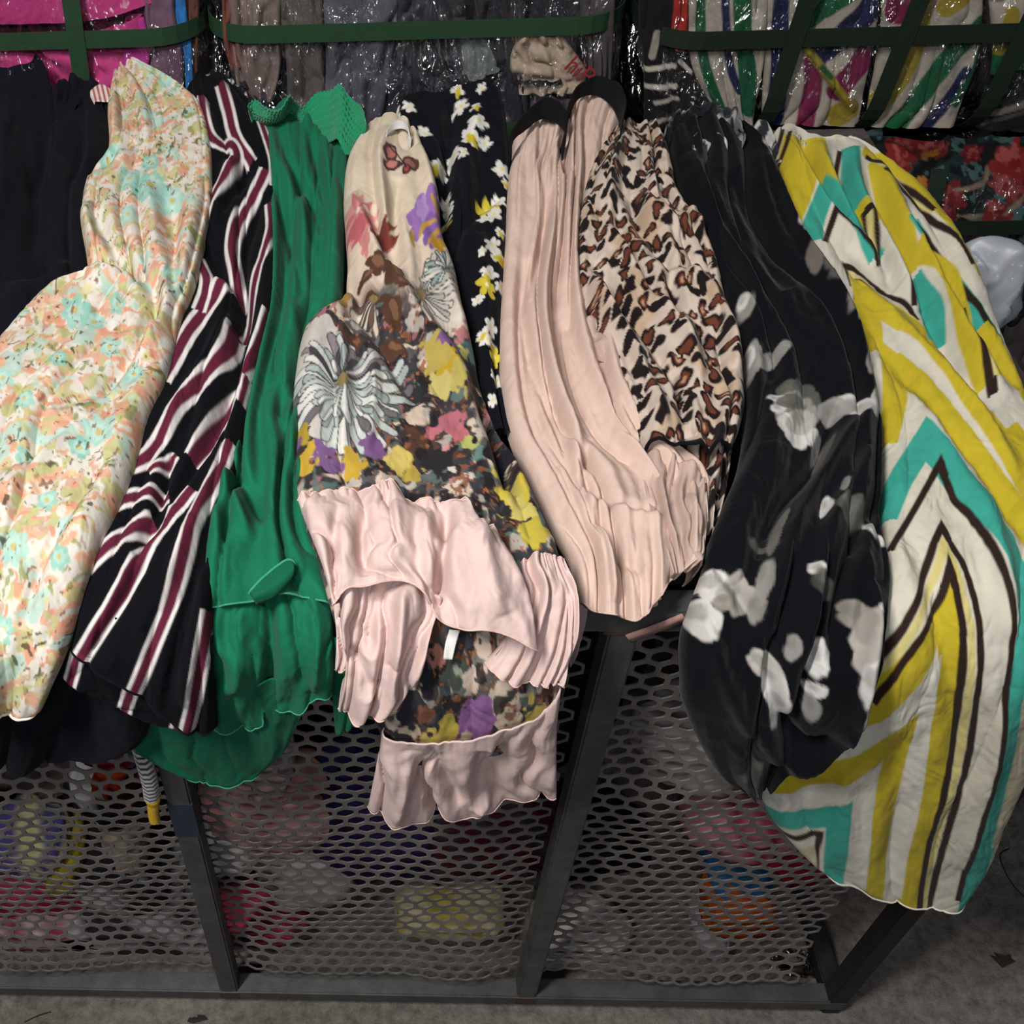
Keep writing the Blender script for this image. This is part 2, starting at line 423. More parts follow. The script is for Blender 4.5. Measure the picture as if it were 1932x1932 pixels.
def mesh_panel(x0, x1, z0, z1, Y, seed):
    """perforated sheet: hexagonal cells, each with a round hole, gently dented"""
    p = .0232; rp = p*.80; r = .0096
    nx = int((x1-x0)/p)+1; nz = int((z1-z0)/rp)
    ang = np.arange(12)*math.pi/6
    hexr = np.array([p/math.sqrt(3) if k % 2 == 0 else p/2 for k in range(12)])   # pointy-top hexagon, corners on even steps
    angc = ang+math.pi/2
    ox = hexr*np.cos(angc); oz = hexr*np.sin(angc)*.924; hx = hexr*.5+r*.52; ix = hx*.86*np.cos(angc); iz = hx*.80*np.sin(angc)*.924
    V = []; F = []
    for j in range(nz):
        for i in range(nx):
            cx = x0+p/2+i*p+(p/2 if j % 2 else 0); cz = z0+rp/2+j*rp
            if cx+p/2 > x1+1e-4: continue
            b = len(V)*1
            V.extend(np.stack([cx+ox, cz+oz], -1)); V.extend(np.stack([cx+ix, cz+iz], -1))
            for k in range(12):
                k2 = (k+1) % 12; F.append((b+k, b+k2, b+12+k2, b+12+k))
    V = np.array(V); F = np.array(F)
    u = (V[:, 0]-x0)/(x1-x0); w = (V[:, 1]-z0)/(z1-z0)
    dent = (fbm(V[:, 0]*5, V[:, 1]*5, seed, 2)-.5)*.036*np.clip(np.minimum(u, 1-u)*6, 0, 1)
    curl = -.018*np.clip(1-w/.16, 0, 1)**1.5*(.4+vn(V[:, 0]*6, V[:, 0]*0, seed+3))
    P = np.stack([V[:, 0], Y+dent+curl, V[:, 1]], -1)
    o = mesh_np('mesh_panel', P, F, M_MESH, cage, False)
    md = o.modifiers.new('weld', 'WELD'); md.merge_threshold = .0004
    md = o.modifiers.new('thickness', 'SOLIDIFY'); md.thickness = .0016; md.offset = 0
    return o
YM = D0+t+.012
mesh_panel(LEGX[0]-.2, LEGX[1]-.004, .075, .80, YM, 1)
mesh_panel(LEGX[1]+.004, LEGX[2]-.004, .075, .80, YM, 2)
mesh_panel(LEGX[2]+.004, LEGX[3]-.045, .062, .80, YM, 3)
#MARK_GARMENTS
# ------------------------------------------------------------------ skirts and dresses laid over the cage
def skirt(name, label, cat='skirt', at=(0, .9, .87)):
    e = empty(name, at); return tag(e, label, cat, 'garments laid over the cage')
STEP = 2.5
rs = np.random.RandomState(3)

# --- plain navy skirt, far left
g = skirt('navy_skirt', 'plain dark navy skirt with a gathered elastic waist, at the far left edge', at=(-.45, 1.0, .87))
m_navy = cloth_mat('navy_cotton', h2l('14151c'), rough=.9, sheen=.02, spec=.03, bump=.15)
c = Cloth([[(-90,205),(60,200),(130,185),(196,180)],[(-90,240),(208,228)],[(-100,300),(214,300)],[(-110,400),(190,400)],[(-120,520),(185,520)],[(-130,650),(200,640)],[(-140,800),(260,800)],[(-150,1000),(260,1000)],[(-150,1200),(270,1200)],[(-150,1330),(285,1360)],[(-150,1432),(100,1412),(235,1385)]],
    lift=(.035, .012, .01, .01), bulge=.02, step=3.5, auto=[(.004, 16, 2, 3, -1, (.22, 0)), (.007, 5, 2.5, 5, -1)],
    strokes=[(.012, 14, [(10,230),(22,300),(18,400),(0,520)]), (-.008, 10, [(40,240),(60,330),(70,420),(60,520)]), (.012, 18, [(105,250),(110,330),(150,420),(160,520)]), (-.008, 9, [(95,240),(92,300),(60,400)]),
             (.01, 22, [(0,640),(60,580),(140,530)]), (-.009, 16, [(0,560),(70,540),(150,480)]), (.008, 10, [(170,240),(180,320),(165,380)])])
c.build('body', m_navy, g)
c = Cloth([[(-90,85),(0,97),(62,112),(92,150)],[(-90,150),(0,160),(60,165),(104,190)],[(-90,215),(0,205),(60,198),(110,205)]], lift=(.05, .035, .03), bulge=.012, step=4, auto=[(.003, 4, 1, 2, 0)], under=.05)
c.build('waistband', m_navy, g)
c = Cloth([[(108,195),(120,166),(150,160),(175,163),(200,185),(212,215)],[(106,205),(130,186),(160,180),(190,195),(204,225)],[(104,232),(130,222),(170,218),(200,232)]], lift=(.05, .045, .036), bulge=.01, step=2.6, auto=[(.006, 9, 1.2, 4, -1)], under=.03)
c.build('waist_ruffle', m_navy, g)

# --- ditsy floral skirt
g = skirt('floral_print_skirt', 'cream skirt printed with small mint, peach and lime flowers, left of the striped skirt', at=(-.28, .95, .9))
m_fl = cloth_mat('ditsy_print', attr=True, rough=.8, sheen=.05, bump=.12, transl=.12)
c = Cloth([[(218,160),(240,153),(262,156)],[(207,200),(270,182),(335,190)],[(206,240),(385,225)],[(206,300),(403,300)],[(166,355),(403,390)],[(156,430),(392,450)],[(166,500),(378,520)],[(163,545),(250,552),(366,566)],[(104,562),(345,618)],[(45,612),(334,672)],[(-30,690),(315,740)],[(-80,780),(285,800)],[(-100,900),(258,900)],[(-110,1000),(215,1000)],[(-120,1120),(165,1125)],[(-120,1230),(128,1230)],[(-120,1320),(20,1312),(82,1308)]],
    lift=(.055, .045, .04, .04, .035), bulge=.026, under=.045, edge=.12, step=STEP, auto=[(.004, 7, 4, 11, -1), (.0035, 4, 7, 13, 0), (.002, 12, 3, 23, -1, (.25, 0))],
    strokes=[(.016, 16, [(168,560),(220,556),(280,570),(296,610)]), (-.022, 15, [(166,530),(215,540),(262,552),(300,600),(292,660)]), (-.012, 14, [(190,440),(210,490),(240,530),(280,560)]), (.012, 18, [(165,420),(175,470),(205,520)]),
             (.010, 14, [(310,480),(318,560),(306,640),(268,720)]), (-.008, 10, [(292,600),(262,690),(200,760),(110,810)]), (-.008, 11, [(330,420),(336,500),(330,600)]), (.009, 16, [(215,210),(222,280),(240,350)]), (-.006, 9, [(250,190),(235,260),(215,320)]),
             (-.007, 12, [(240,720),(150,830),(60,900),(0,930)]), (.007, 18, [(200,760),(110,880),(20,980)]), (-.007, 12, [(215,900),(150,1000),(90,1090),(60,1180)]), (.006, 22, [(190,960),(130,1070),(95,1200)]), (-.008, 12, [(20,1000),(0,1080),(30,1130)]),
             (-.008, 9, [(170,355),(200,340),(260,300)]), (.007, 14, [(280,380),(300,450),(296,520)])])
def ditsy(c):
    X, S = c.G[..., 0]*1000, c.arc
    wx = (fbm(X/12, S/16, 2, 2)-.5)*13; wy = (fbm(X/12, S/16, 9, 2)-.5)*13
    x = X+wx; y = S/1.3+wy
    c.fill('e2dccf')
    def layer(col, sc, th, sd, ax=1.0, a=.9, soft=.025):
        n = fbm(x/sc, y/(sc*ax), sd, 2); c.put(a*sstep(th-soft, th+soft, n), col)
    layer('d9cfc0', 13, .58, 51)
    layer('c9a58d', 11, .60, 3, 1.0, .8); layer('cfc489', 13, .61, 21, .8, .85); layer('e3b294', 12, .56, 33, .6, .95)
    layer('dda083', 8, .63, 41, .7, .95); layer('c3c48c', 9, .65, 27, 1.2, .9); layer('e4dfd5', 10, .60, 61, 1, .9)
    layer('b4d6ca', 17, .70, 71, 1, .8); layer('8f9a5d', 7, .76, 81, 1.4, .8)
    for k, (px, py, r) in enumerate([(292,392,34), (250,372,22), (330,410,24), (290,340,16), (318,190,14), (285,250,13), (150,622,26), (185,640,22), (215,690,20), (120,720,18), (260,740,20), (195,850,34), (160,880,20), (60,800,18), (20,760,20), (230,610,16), (100,980,20), (40,1060,26), (130,1080,18), (25,1180,20), (330,330,14), (210,330,18), (330,560,18), (250,450,18), (60,900,16), (215,770,14), (305,430,16)]):
        cc = ['8ccbbb', '9ad2c2', 'a9d8cb'][k % 3]
        c.blob(cc, px, py, r, 6, .3, k, wob=.25, a=.85); c.blob('c3e2d8', px, py, r*.6, 6, .3, k+.5, wob=.3, a=.6); c.blob('cfc07a', px, py, r*.22, wob=.2)
    for k in range(150):
        px = rs.uniform(-10, 410); py = rs.uniform(160, 1310); r = rs.uniform(5, 12)
        cc = ['e2a78a', 'd98f72', 'e8c3a4', 'e6e1d7', 'e6e1d7', 'c9ca8b', 'e0d49b'][k % 7]
        c.blob(cc, px, py, r, 5, .35, k, wob=.3, a=.8)
        if k % 3 == 0: c.blob('6b4a35', px, py, r*.3, wob=.2, a=.85)
    n = vn(x/3.2, y/4.6, 91); n2 = vn(X/30, S/30, 5)
    c.put(.85*sstep(.84, .90, n)*sstep(.45, .6, n2), '4a4a32'); n = vn(x/3.5, y/3.5, 95); c.put(.8*sstep(.88, .93, n), '8a5a40')
ditsy(c); c.build('body', m_fl, g); c.row_tube('hem', cloth_mat('ditsy_hem', h2l('e6dfd0')), g, r=.0014)
c2 = Cloth([[(-120,1180),(100,1180)],[(-120,1240),(0,1228),(60,1262),(84,1304)],[(-120,1300),(-20,1308),(40,1312),(78,1309)]], lift=(.024, .02, .016), bulge=.004, step=4)
c2.fill('9aa58a'); c2.put(sstep(.5, .6, fbm(c2.bx/18, c2.by/18, 3)), '6f9a86'); c2.put(sstep(.56, .62, fbm(c2.bx/14, c2.by/14, 8)), '8d8250')
c2.build('hem_facing', m_fl, g)

# --- black skirt with burgundy and white stripes
g = skirt('striped_skirt', 'black skirt with diagonal burgundy and white stripes beside the green skirt', at=(-.17, .95, .88))
m_st = cloth_mat('stripe_knit', attr=True, rough=.9, sheen=.02, spec=.03, bump=.1)
STR = [(15, [(420,185),(434,239),(447,290),(478,335)]), (15, [(384,215),(390,260),(404,292),(440,306),(450,330),(432,370),(403,408),(380,450)]), (17, [(505,352),(485,393),(454,444),(441,495),(447,533),(456,585)]),
       (13, [(512,415),(515,478),(502,519),(488,547),(475,598),(462,650)]), (10, [(492,245),(506,290),(517,330),(519,380)]), (20, [(432,564),(392,606),(362,649),(338,695),(312,745)]), (17, [(376,515),(392,545),(390,575),(378,610)]),
       (20, [(449,645),(434,695),(393,746),(342,797),(307,855),(273,896),(215,917)]), (19, [(514,630),(488,707),(447,766),(417,814),(386,862),(366,892)]), (18, [(437,862),(424,900),(410,944),(375,1012),(358,1064),(342,1110),(314,1172),(277,1245),(254,1285)]),
       (19, [(322,953),(260,962),(196,990)]), (12, [(337,884),(318,900),(285,914)]), (18, [(296,1004),(222,1047),(160,1092)]), (20, [(369,958),(328,1005),(280,1060),(245,1115),(203,1172),(150,1240)]), (19, [(402,1154),(382,1245),(358,1335)]), (10, [(471,753),(458,794)]), (18, [(310,705),(290,735),(270,750)])]
def stripes(c):
    c.fill('101015')
    for hw, pts in STR:
        c.stripe('d6d1ce', hw*.84, pts, 1.7, butt=True); c.stripe('5c2236', hw*.44, pts, 1.7, butt=True)
c = Cloth([[(372,168),(405,158),(440,180)],[(352,190),(410,180),(470,206)],[(362,240),(510,250)],[(372,300),(527,305)],[(372,420),(526,430)],[(362,540),(528,540)],[(330,640),(519,640)],[(290,720),(496,730)],[(255,830),(463,830)],[(225,930),(441,940)],[(180,1040),(411,1050)],[(148,1140),(403,1150)],[(135,1214),(255,1272),(330,1318),(375,1346),(411,1352)]],
    lift=(.06, .035, .03, .03, .032), bulge=.02, under=.035, step=STEP, auto=[(.004, 6, 4, 31, -1), (.003, 9, 3, 33, -1, (.25, 0))],
    strokes=[(-.02, 14, [(395,480),(425,545),(455,585),(450,660)]), (.012, 16, [(400,560),(440,575),(452,600)]), (-.014, 11, [(500,400),(470,480),(462,560),(470,620),(452,700)]), (.010, 14, [(520,420),(510,520),(505,620),(470,720),(440,800)]), (.012, 15, [(440,330),(420,400),(400,450)]), (-.012, 10, [(478,335),(450,380),(420,430)]),
             (-.016, 12, [(470,660),(440,760),(400,850),(360,920),(320,980)]), (.012, 16, [(440,620),(400,700),(350,780),(310,860)]), (-.014, 12, [(330,890),(310,950),(300,1010),(250,1060)]), (.010, 14, [(420,900),(390,980),(350,1060),(300,1150)]), (-.010, 11, [(400,1010),(370,1110),(340,1220),(320,1300)]), (.008, 14, [(390,1080),(380,1180),(350,1290)]), (-.008, 11, [(300,1060),(240,1140),(190,1220)]), (.007, 13, [(270,1070),(210,1150),(170,1220)])])
stripes(c); c.build('body', m_st, g); c.row_tube('hem', m_navy, g)
STR_keep = STR
STR = [(17, [(150,1228),(132,1286)]), (18, [(256,1270),(232,1345)]), (17, [(352,1325),(328,1378)])]
c = Cloth([[(150,1150),(402,1200)],[(130,1230),(405,1300)],[(118,1276),(200,1318),(280,1352),(345,1364),(412,1366)]], lift=(.036, .036, .036), bulge=.006, step=STEP, auto=[(.002, 8, 1.5, 3, -1)])
stripes(c); c.build('underskirt', m_st, g)
# gathered waist with white stitching
c = Cloth([[(362,168),(385,150),(415,148),(450,168),(470,190),(480,212)],[(358,184),(385,170),(415,170),(445,186),(462,208)]], lift=(.07, .055), bulge=.008, step=2.4, auto=[(.004, 14, 1, 5, -1)], under=.03)
c.fill('1a1a21'); n = vn(c.bx/5, c.by/4, 3); c.put(sstep(.55, .68, n)*(np.abs(c.V-.15) < .12), 'd8d4d2'); n = vn(c.bx/6, c.by/4, 7); c.put(sstep(.6, .7, n)*(np.abs(c.V-.85) < .14), 'd0c9c8')
c.build('waistband', m_st, g)

# --- green tiered skirt
g = skirt('green_skirt', 'emerald green tiered chiffon skirt with shirred waist, right of the striped skirt', at=(-.05, .95, .87))
GR = h2l('187353'); m_gr = cloth_mat('green_chiffon', GR, rough=.8, sheen=.06, bump=.12, transl=.18); m_grd = cloth_mat('green_chiffon_sheer', h2l('14664a'), rough=.8, sheen=.05, bump=.12, transl=.2)
m_grt = cloth_mat('green_thread', h2l('2f9572'), rough=.7)
c = Cloth([[(488,248),(530,230),(600,250),(664,290)],[(498,300),(657,320)],[(505,400),(652,420)],[(505,520),(648,540)],[(500,600),(642,610)],[(490,680),(602,680)],[(470,780),(582,790)],[(440,900),(582,900)],[(400,1000),(592,1000)],[(385,1080),(613,1080)],[(384,1150),(480,1140),(552,1130),(627,1142)]],
    lift=(.045, .03, .02, .015), bulge=.024, step=3, auto=[(.009, 5, 2.5, 41, -1), (.005, 11, 2.5, 43, -1, (.45, 0))],
    strokes=[(-.010, 9, [(530,260),(545,330),(590,400),(612,470)]), (.010, 11, [(510,280),(530,350),(565,420),(590,520)]), (.010, 12, [(600,260),(620,330),(635,420),(630,520)]), (-.009, 9, [(575,260),(600,340),(620,430)]), (-.012, 10, [(520,380),(545,460),(570,560),(560,620)]), (.012, 14, [(540,600),(560,660),(540,720),(550,800),(560,900),(600,1000)]), (-.012, 12, [(600,600),(575,700),(535,820)]), (-.014, 13, [(440,900),(470,960),(510,1020)]), (.012, 12, [(420,920),(440,980),(480,1060)]), (.008, 12, [(410,1000),(425,1080),(420,1140)])])
c.build('upper_tier', m_gr, g); c.row_tube('tier_seam', m_grt, g, r=.0008)
c = Cloth([[(395,1090),(500,1080),(622,1085)],[(388,1180),(628,1170)],[(388,1270),(630,1260)],[(392,1355),(490,1358),(500,1330),(560,1330),(600,1300),(628,1298)]], lift=(.014, .014, .012), bulge=.012, step=3, auto=[(.004, 8, .6, 45, -1), (.002, 12, .6, 46, 0, (.2, 1))],
    strokes=[(-.014, 12, [(505,1120),(512,1220),(505,1340)]), (.01, 16, [(450,1120),(455,1220),(450,1350)]), (.012, 14, [(590,1120),(600,1200),(595,1290)])])
c.build('lower_tier', m_gr, g); c.row_tube('hem', m_grt, g, r=.0008)
c = Cloth([[(190,1290),(610,1270)],[(212,1350),(590,1305)],[(250,1405),(560,1372)],[(310,1447),(535,1420)],[(350,1462),(420,1478),(490,1462)]], lift=(.012, .010, .010), bulge=.006, step=3.5, auto=[(.003, 9, 1.2, 47, -1)])
c.build('long_lining', m_grd, g); c.row_tube('lining_hem', m_grt, g, r=.0008)
c = Cloth([[(628,1200),(700,1220)],[(626,1290),(720,1325)],[(632,1385),(690,1350)]], lift=(.010, .008, .008), bulge=.004, step=4, auto=[(.003, 4, 2, 48, -1)])
c.build('lining_corner', m_grd, g)
# a turned-back flap of the upper tier, darker green for the shade inside its fold
c = Cloth([[(470,1120),(500,1090),(540,1062),(556,1064)],[(478,1132),(520,1112),(552,1086),(556,1070)],[(484,1142),(520,1128),(548,1100),(557,1080)]], lift=(.045, .05, .042), bulge=.004, step=3, under=.025)
c.build('turned_flap', m_grd, g); c.row_tube('flap_edge', m_grt, g, row=0)
def smock(s, U, V): return .0030*np.abs(np.sin(U*130+2*np.sin(V*9)))+.0022*np.sin(V*8*2*math.pi)
c = Cloth([[(468,206),(484,202),(512,222),(540,222),(562,198),(600,186),(645,190),(680,212),(692,240)],[(478,224),(505,238),(530,236),(560,222),(600,222),(640,238),(668,256),(684,262)],[(494,250),(515,248),(545,240),(585,252),(615,275),(642,298),(656,304),(672,286)]], lift=(.085, .07, .055), bulge=.006, step=1.7, extra=smock, under=.04, strokes=[(-.014, 18, [(572,196),(590,225),(600,262)], 1), (.016, 14, [(640,200),(645,240),(640,290)], 1), (.012, 12, [(545,215),(552,240)], 1)])
c.build('shirred_waistband', cloth_mat('green_smock', h2l('1a8259'), rough=.75, bump=.1), g)

# --- black daisy skirt
g = skirt('daisy_skirt', 'black skirt scattered with white and yellow daisies, between cream and peach garments', at=(.1, 1.05, .87))
m_da = cloth_mat('daisy_print', attr=True, rough=.9, sheen=.03, spec=.03, bump=.12)
c = Cloth([[(745,232),(790,208),(850,192),(905,190),(948,205)],[(760,280),(850,262),(957,252)],[(790,335),(962,340)],[(822,430),(958,440)],[(838,540),(952,545)],[(858,640),(947,650)],[(880,760),(952,760)],[(900,850),(968,850)]],
    lift=(.065, .03, .015, .012), bulge=.022, step=2.6, auto=[(.005, 5, 3, 51, -1)], strokes=[(-.02, 12, [(852,215),(846,300),(838,400),(836,480)]), (.01, 16, [(900,230),(885,330),(880,430)]), (-.01, 12, [(950,380),(900,420),(870,480)]), (.008, 14, [(905,470),(910,600),(915,720)])])
c.fill('12131a')
for k, (x, y, r, yel) in enumerate([(900,270,13,0), (884,292,15,1), (912,300,10,0), (855,320,12,0), (832,345,12,0), (815,350,14,1), (872,335,9,0), (868,228,11,0), (860,198,10,1), (905,205,8,0), (770,238,9,0), (745,240,8,1), (945,342,13,0), (952,365,8,1), (918,412,17,2), (940,398,11,0), (930,430,13,0), (912,440,9,0), (845,415,9,0), (838,440,9,1), (940,470,8,1), (925,500,13,0), (938,520,15,1), (905,525,8,0), (918,565,12,0), (915,590,15,2), (940,580,10,0), (898,612,9,0), (922,665,11,0), (915,690,11,0), (930,705,10,2), (905,680,8,1), (935,750,11,0), (840,395,8,0), (800,275,9,0), (925,800,9,0), (895,240,7,1)]):
    r *= 1.25; c.blob(['d9d6cf', 'd9d6cf', 'c9b93f'][yel], x, y, r, 5, .5, k*1.3, 1.1, .75, wob=.3)
    if yel == 1: c.blob('c8b732', x+r*.2, y+r*.45, r*.75, 4, .4, k, 1.1, .55, wob=.3)
    else: c.blob('d8cf6a' if yel == 0 else 'efe9b0', x, y, r*.2, wob=.1)
c.build('body', m_da, g)

# --- cream and dark floral dress with pink ruffles
g = skirt('ruffled_floral_dress', 'cream floral and butterfly print dress with pale pink ruffles, in the middle', 'dress', at=(.05, .95, .88))
m_cr = cloth_mat('butterfly_print', attr=True, rough=.75, sheen=.05, bump=.1, transl=.12); m_pk = cloth_mat('pink_georgette', h2l('e3c8c2'), rough=.8, sheen=.08, bump=.12, transl=.15)
m_pkh = cloth_mat('pink_rolled_hem', h2l('dcb8ae'), rough=.7)
c = Cloth([[(688,268),(735,250),(790,285)],[(657,310),(802,310)],[(648,380),(826,390)],[(652,450),(833,460)],[(655,520),(858,525)],[(640,590),(876,610)],[(578,634),(895,690)],[(556,730),(916,770)],[(552,830),(955,850)],[(556,920),(996,930)],[(575,1000),(1030,1010)],[(610,1100),(1060,1090)],[(640,1200),(1075,1200)],[(690,1300),(1060,1300)],[(728,1392),(900,1384),(1050,1350)]],
    lift=(.055, .045, .035, .03, .018), bulge=.026, under=.035, step=STEP, auto=[(.0035, 5, 4, 61, -1), (.002, 8, 6, 63, 0)],
    strokes=[(.012, 12, [(730,280),(715,350),(720,420),(728,500)]), (-.010, 13, [(750,380),(745,450),(755,540)]), (.010, 14, [(790,310),(815,400),(825,480)]), (.014, 14, [(665,400),(680,460),(715,530),(750,590)]), (-.012, 12, [(700,430),(725,490),(755,560)]), (-.02, 13, [(650,540),(680,590),(660,640)]), (.012, 15, [(740,560),(790,640),(850,720),(890,800)]), (-.014, 14, [(645,600),(690,640),(740,720),(790,800)]), (.010, 14, [(640,640),(650,740),(650,850),(640,920)]), (-.012, 12, [(870,640),(900,760),(930,860),(985,990)]), (.010, 13, [(830,540),(870,640),(890,720)]), (-.02, 14, [(900,780),(940,860),(960,960)]), (.008, 12, [(700,700),(705,800),(690,900)])])
def butterfly(c):
    bx, by = c.bx, c.by
    c.fill('dfcfb8'); c.put(sstep(430, 560, by)*.6, 'd6bfb0')
    dark = sstep(560, 640, by+40*(fbm(bx/40, by/40, 3)-.5)+np.maximum(0, 700-bx)*.15)
    wx = bx+(fbm(bx/30, by/30, 2)-.5)*18; wy = by+(fbm(bx/30, by/30, 6)-.5)*18
    n = fbm(wx/40, wy/40, 12, 2)
    c.put(dark*sstep(.40, .45, n), '3a3537'); c.put(dark*sstep(.62, .66, n), '5a3f33')
    for (col, sc, th, sd, a) in [('3d4147', 34, .58, 15, .9), ('8d5a41', 12, .70, 5, .9), ('a8707a', 22, .78, 25, .8), ('5d6f6c', 26, .70, 35, .9), ('b8b0a6', 34, .70, 55, .9), ('262326', 20, .62, 65, .9), ('a86b4c', 8, .79, 85, .9)]:
        c.put(dark*a*sstep(th-.02, th+.02, fbm(wx/sc, wy/sc, sd, 2)), col)
    # butterfly
    c.blob('4f3336', 737, 335, 15, sx=.85, sy=1.25, rot=.3); c.blob('c0746c', 738, 334, 10, sx=.8, sy=1.2, rot=.3); c.blob('4f3336', 740, 358, 14, sx=1.3, sy=.7, rot=-.3); c.blob('cd8379', 739, 356, 9, sx=1.3, sy=.7, rot=-.3)
    c.blob('5a3a38', 774, 350, 15, sx=1.2, sy=.8, rot=.6); c.blob('9a6a5e', 773, 350, 9, sx=1.2, sy=.7, rot=.6); c.blob('4f2d2b', 766, 364, 9, sx=.8, sy=1.3, rot=.5); c.blob('b05045', 766, 362, 5, sx=.8, sy=1.3, rot=.5); c.stripe('3d2523', 1.6, [(735,322),(757,346),(765,360)])
    # pink flower left, dark red leaf, purple flower right
    for k in range(13):
        a = k*.49; c.stripe('c9757a' if k % 2 else 'd99a94', [4, 7, 2], [(676+8*math.cos(a), 455+9*math.sin(a)), (678+38*math.cos(a), 458+46*math.sin(a))], wob=2)
    c.blob('c2666c', 684, 478, 18, 6, .4, 1, .8, 1.3); c.blob('d58a86', 690, 510, 12, 5, .4, 0, .7, 1.5); c.blob('c96a70', 665, 470, 9); c.blob('f0d9c8', 690, 440, 6)
    for q in ([(705,500),(728,478),(748,462)], [(720,490),(735,492),(752,480)], [(715,488),(722,470),(730,460)]): c.stripe('7a3b32', [7, 9, 1], q)
    c.blob('9a72b4', 803, 450, 36, 7, .25, .4, .85, 1.35, wob=.2); c.blob('8660a4', 812, 480, 24, 6, .3, .2, .8, 1.3); c.blob('b08fc6', 795, 440, 16, 5, .3, 0, .7, 1.4)
    for q in ([(790,490),(800,470),(822,462)], [(812,420),(822,440),(826,452)], [(778,480),(776,495),(780,510)], [(830,470),(815,488),(806,505)]): c.stripe('c0993f', [2, 5, 2], q)
    c.blob('c0912f', 826, 500, 15, 5, .3)
    # leaves and big pale flowers with dark outlines
    for (x, y, r, rot) in [(712,548,20,.5), (692,560,13,-.4), (745,572,22,1.0), (700,600,20,.2), (740,630,26,1.2), (760,590,14,.2), (742,690,20,.4)]:
        c.blob('553a2d', x, y, r, 4, .3, rot, 1.3, .7); c.blob('7c5a44', x+3, y-2, r*.55, rot=rot, sx=1.3, sy=.5)
    def bloom(x, y, R, n, cols, line='35323a', ph=0, a0=0, a1=6.283, core='8b7a52'):
        for k in range(n):
            a = a0+(a1-a0)*k/n+ph+rs.uniform(-.08, .08); L = R*rs.uniform(.5, 1.15); w = R*.075*rs.uniform(.7, 1.5)
            P = [(x+R*.16*math.cos(a), y+R*.16*math.sin(a)), (x+L*.6*math.cos(a+.12), y+L*.6*math.sin(a+.12)), (x+L*math.cos(a), y+L*math.sin(a))]
            c.stripe(line, [w*.4+1.5, w+2, w*.75+1.5], P, 1.2); c.stripe(cols[k % len(cols)], [w*.35, w, w*.7], P, 1.2)
        c.blob(core, x, y, R*.13)
    c.blob('c9c3bb', 600, 700, 52, 5, .2, .3, .8, 1.1, wob=.3); c.blob('cfc8c0', 625, 830, 60, 4, .2, .3, .8, .9, wob=.3)
    bloom(652, 778, 118, 34, ['d3d6d0', 'bcc6c0', 'a3aeab', 'dedbd4', '6f6a6c'], a0=-.6, a1=3.6); bloom(648, 772, 88, 20, ['c9cfca', 'a9b4b2', 'd6d2cb', '8f8489', '4a4448'], a0=3.5, a1=5.9); bloom(650, 776, 70, 16, ['d9dad3', 'b9c2bd'], a0=-.4, a1=3.4)
    c.blob('d2c8bc', 845, 610, 46, 5, .2, .4, .8, 1.2, wob=.3); bloom(792, 592, 74, 16, ['d6cdc2', 'c3bdb4', 'b0aca4'], a0=-1.3, a1=1.6); bloom(842, 555, 44, 12, ['b8c2bd', '8fa09d', 'd5cfc5'], a0=2.3, a1=6.0, core='555a5c'); bloom(705, 600, 60, 8, ['d8cdbd', '6e5748'], a0=1.4, a1=3.4)
    for (col, x, y, r) in [('b3a052', 822, 722, 28), ('b99a2e', 840, 748, 24), ('b5a75a', 862, 768, 22), ('c2b56e', 830, 770, 20), ('7e5a8e', 850, 700, 16), ('b46b78', 848, 838, 22), ('c07078', 862, 860, 15), ('9d7b3f', 648, 590, 18), ('c9b33e', 620, 612, 12), ('2d2a2d', 900, 720, 30), ('4f6a6c', 880, 690, 22), ('c3c06a', 870, 705, 12), ('b57a7a', 875, 668, 18),
                          ('7f5d8c', 600, 900, 22), ('c9a53a', 578, 905, 22), ('c2a03c', 660, 915, 26), ('795684', 700, 890, 24), ('d5c069', 745, 910, 26), ('b9a04a', 775, 930, 18), ('7d5c8a', 630, 920, 18), ('b0963a', 572, 860, 16), ('7c5a8c', 560, 870, 10), ('cbb84a', 960, 960, 36), ('cdbf6a', 985, 1000, 30), ('bfae45', 1005, 1040, 26), ('2d2a2b', 955, 1000, 12), ('2d2b2d', 1032, 1020, 10), ('c7b85c', 950, 930, 20), ('2b292c', 830, 905, 30), ('d9cfc6', 850, 930, 6), ('cf8e90', 842, 885, 8), ('c2737c', 815, 850, 12), ('b7bd6a', 880, 880, 14), ('6c8a86', 905, 900, 14), ('dcd3ca', 885, 945, 5), ('dcd3ca', 860, 955, 4), ('24222a', 940, 880, 34),
                          ('c9b652', 840, 1330, 26), ('d8c86a', 815, 1345, 24), ('9a6aa2', 900, 1310, 34), ('8a5b93', 885, 1350, 22), ('d6cab0', 870, 1350, 18), ('33343c', 770, 1290, 30), ('8f5a46', 800, 1290, 16), ('4a5049', 850, 1240, 22), ('9aa08c', 858, 1235, 8), ('b5796a', 825, 1215, 14), ('d6c36a', 1010, 1310, 30), ('cfc3ae', 960, 1320, 26), ('8d6a56', 955, 1300, 12), ('3a3338', 760, 1345, 26), ('dcd6cc', 985, 1340, 14), ('c9b54f', 1000, 1345, 16), ('2d2c33', 800, 1240, 18)]:
        c.blob(col, x, y, r*1.1, 3, .2, x*.1, 1, .8, wob=.75, soft=2)
butterfly(c); c.build('body', m_cr, g)
def ruffle(nm, rows, lift, auto, strokes=(), bulge=.008, top=True, under=.02, **k):
    q = Cloth(rows, lift=lift, bulge=bulge, step=2.8, auto=auto, strokes=strokes, under=under, edge=.06, **k)
    r = q.build(nm, m_pk, g); q.row_tube('rolled_hem', m_pkh, g, r=.0008)
    if top: q.row_tube('rolled_heading', m_pkh, g, row=0, r=.0008)
    return q
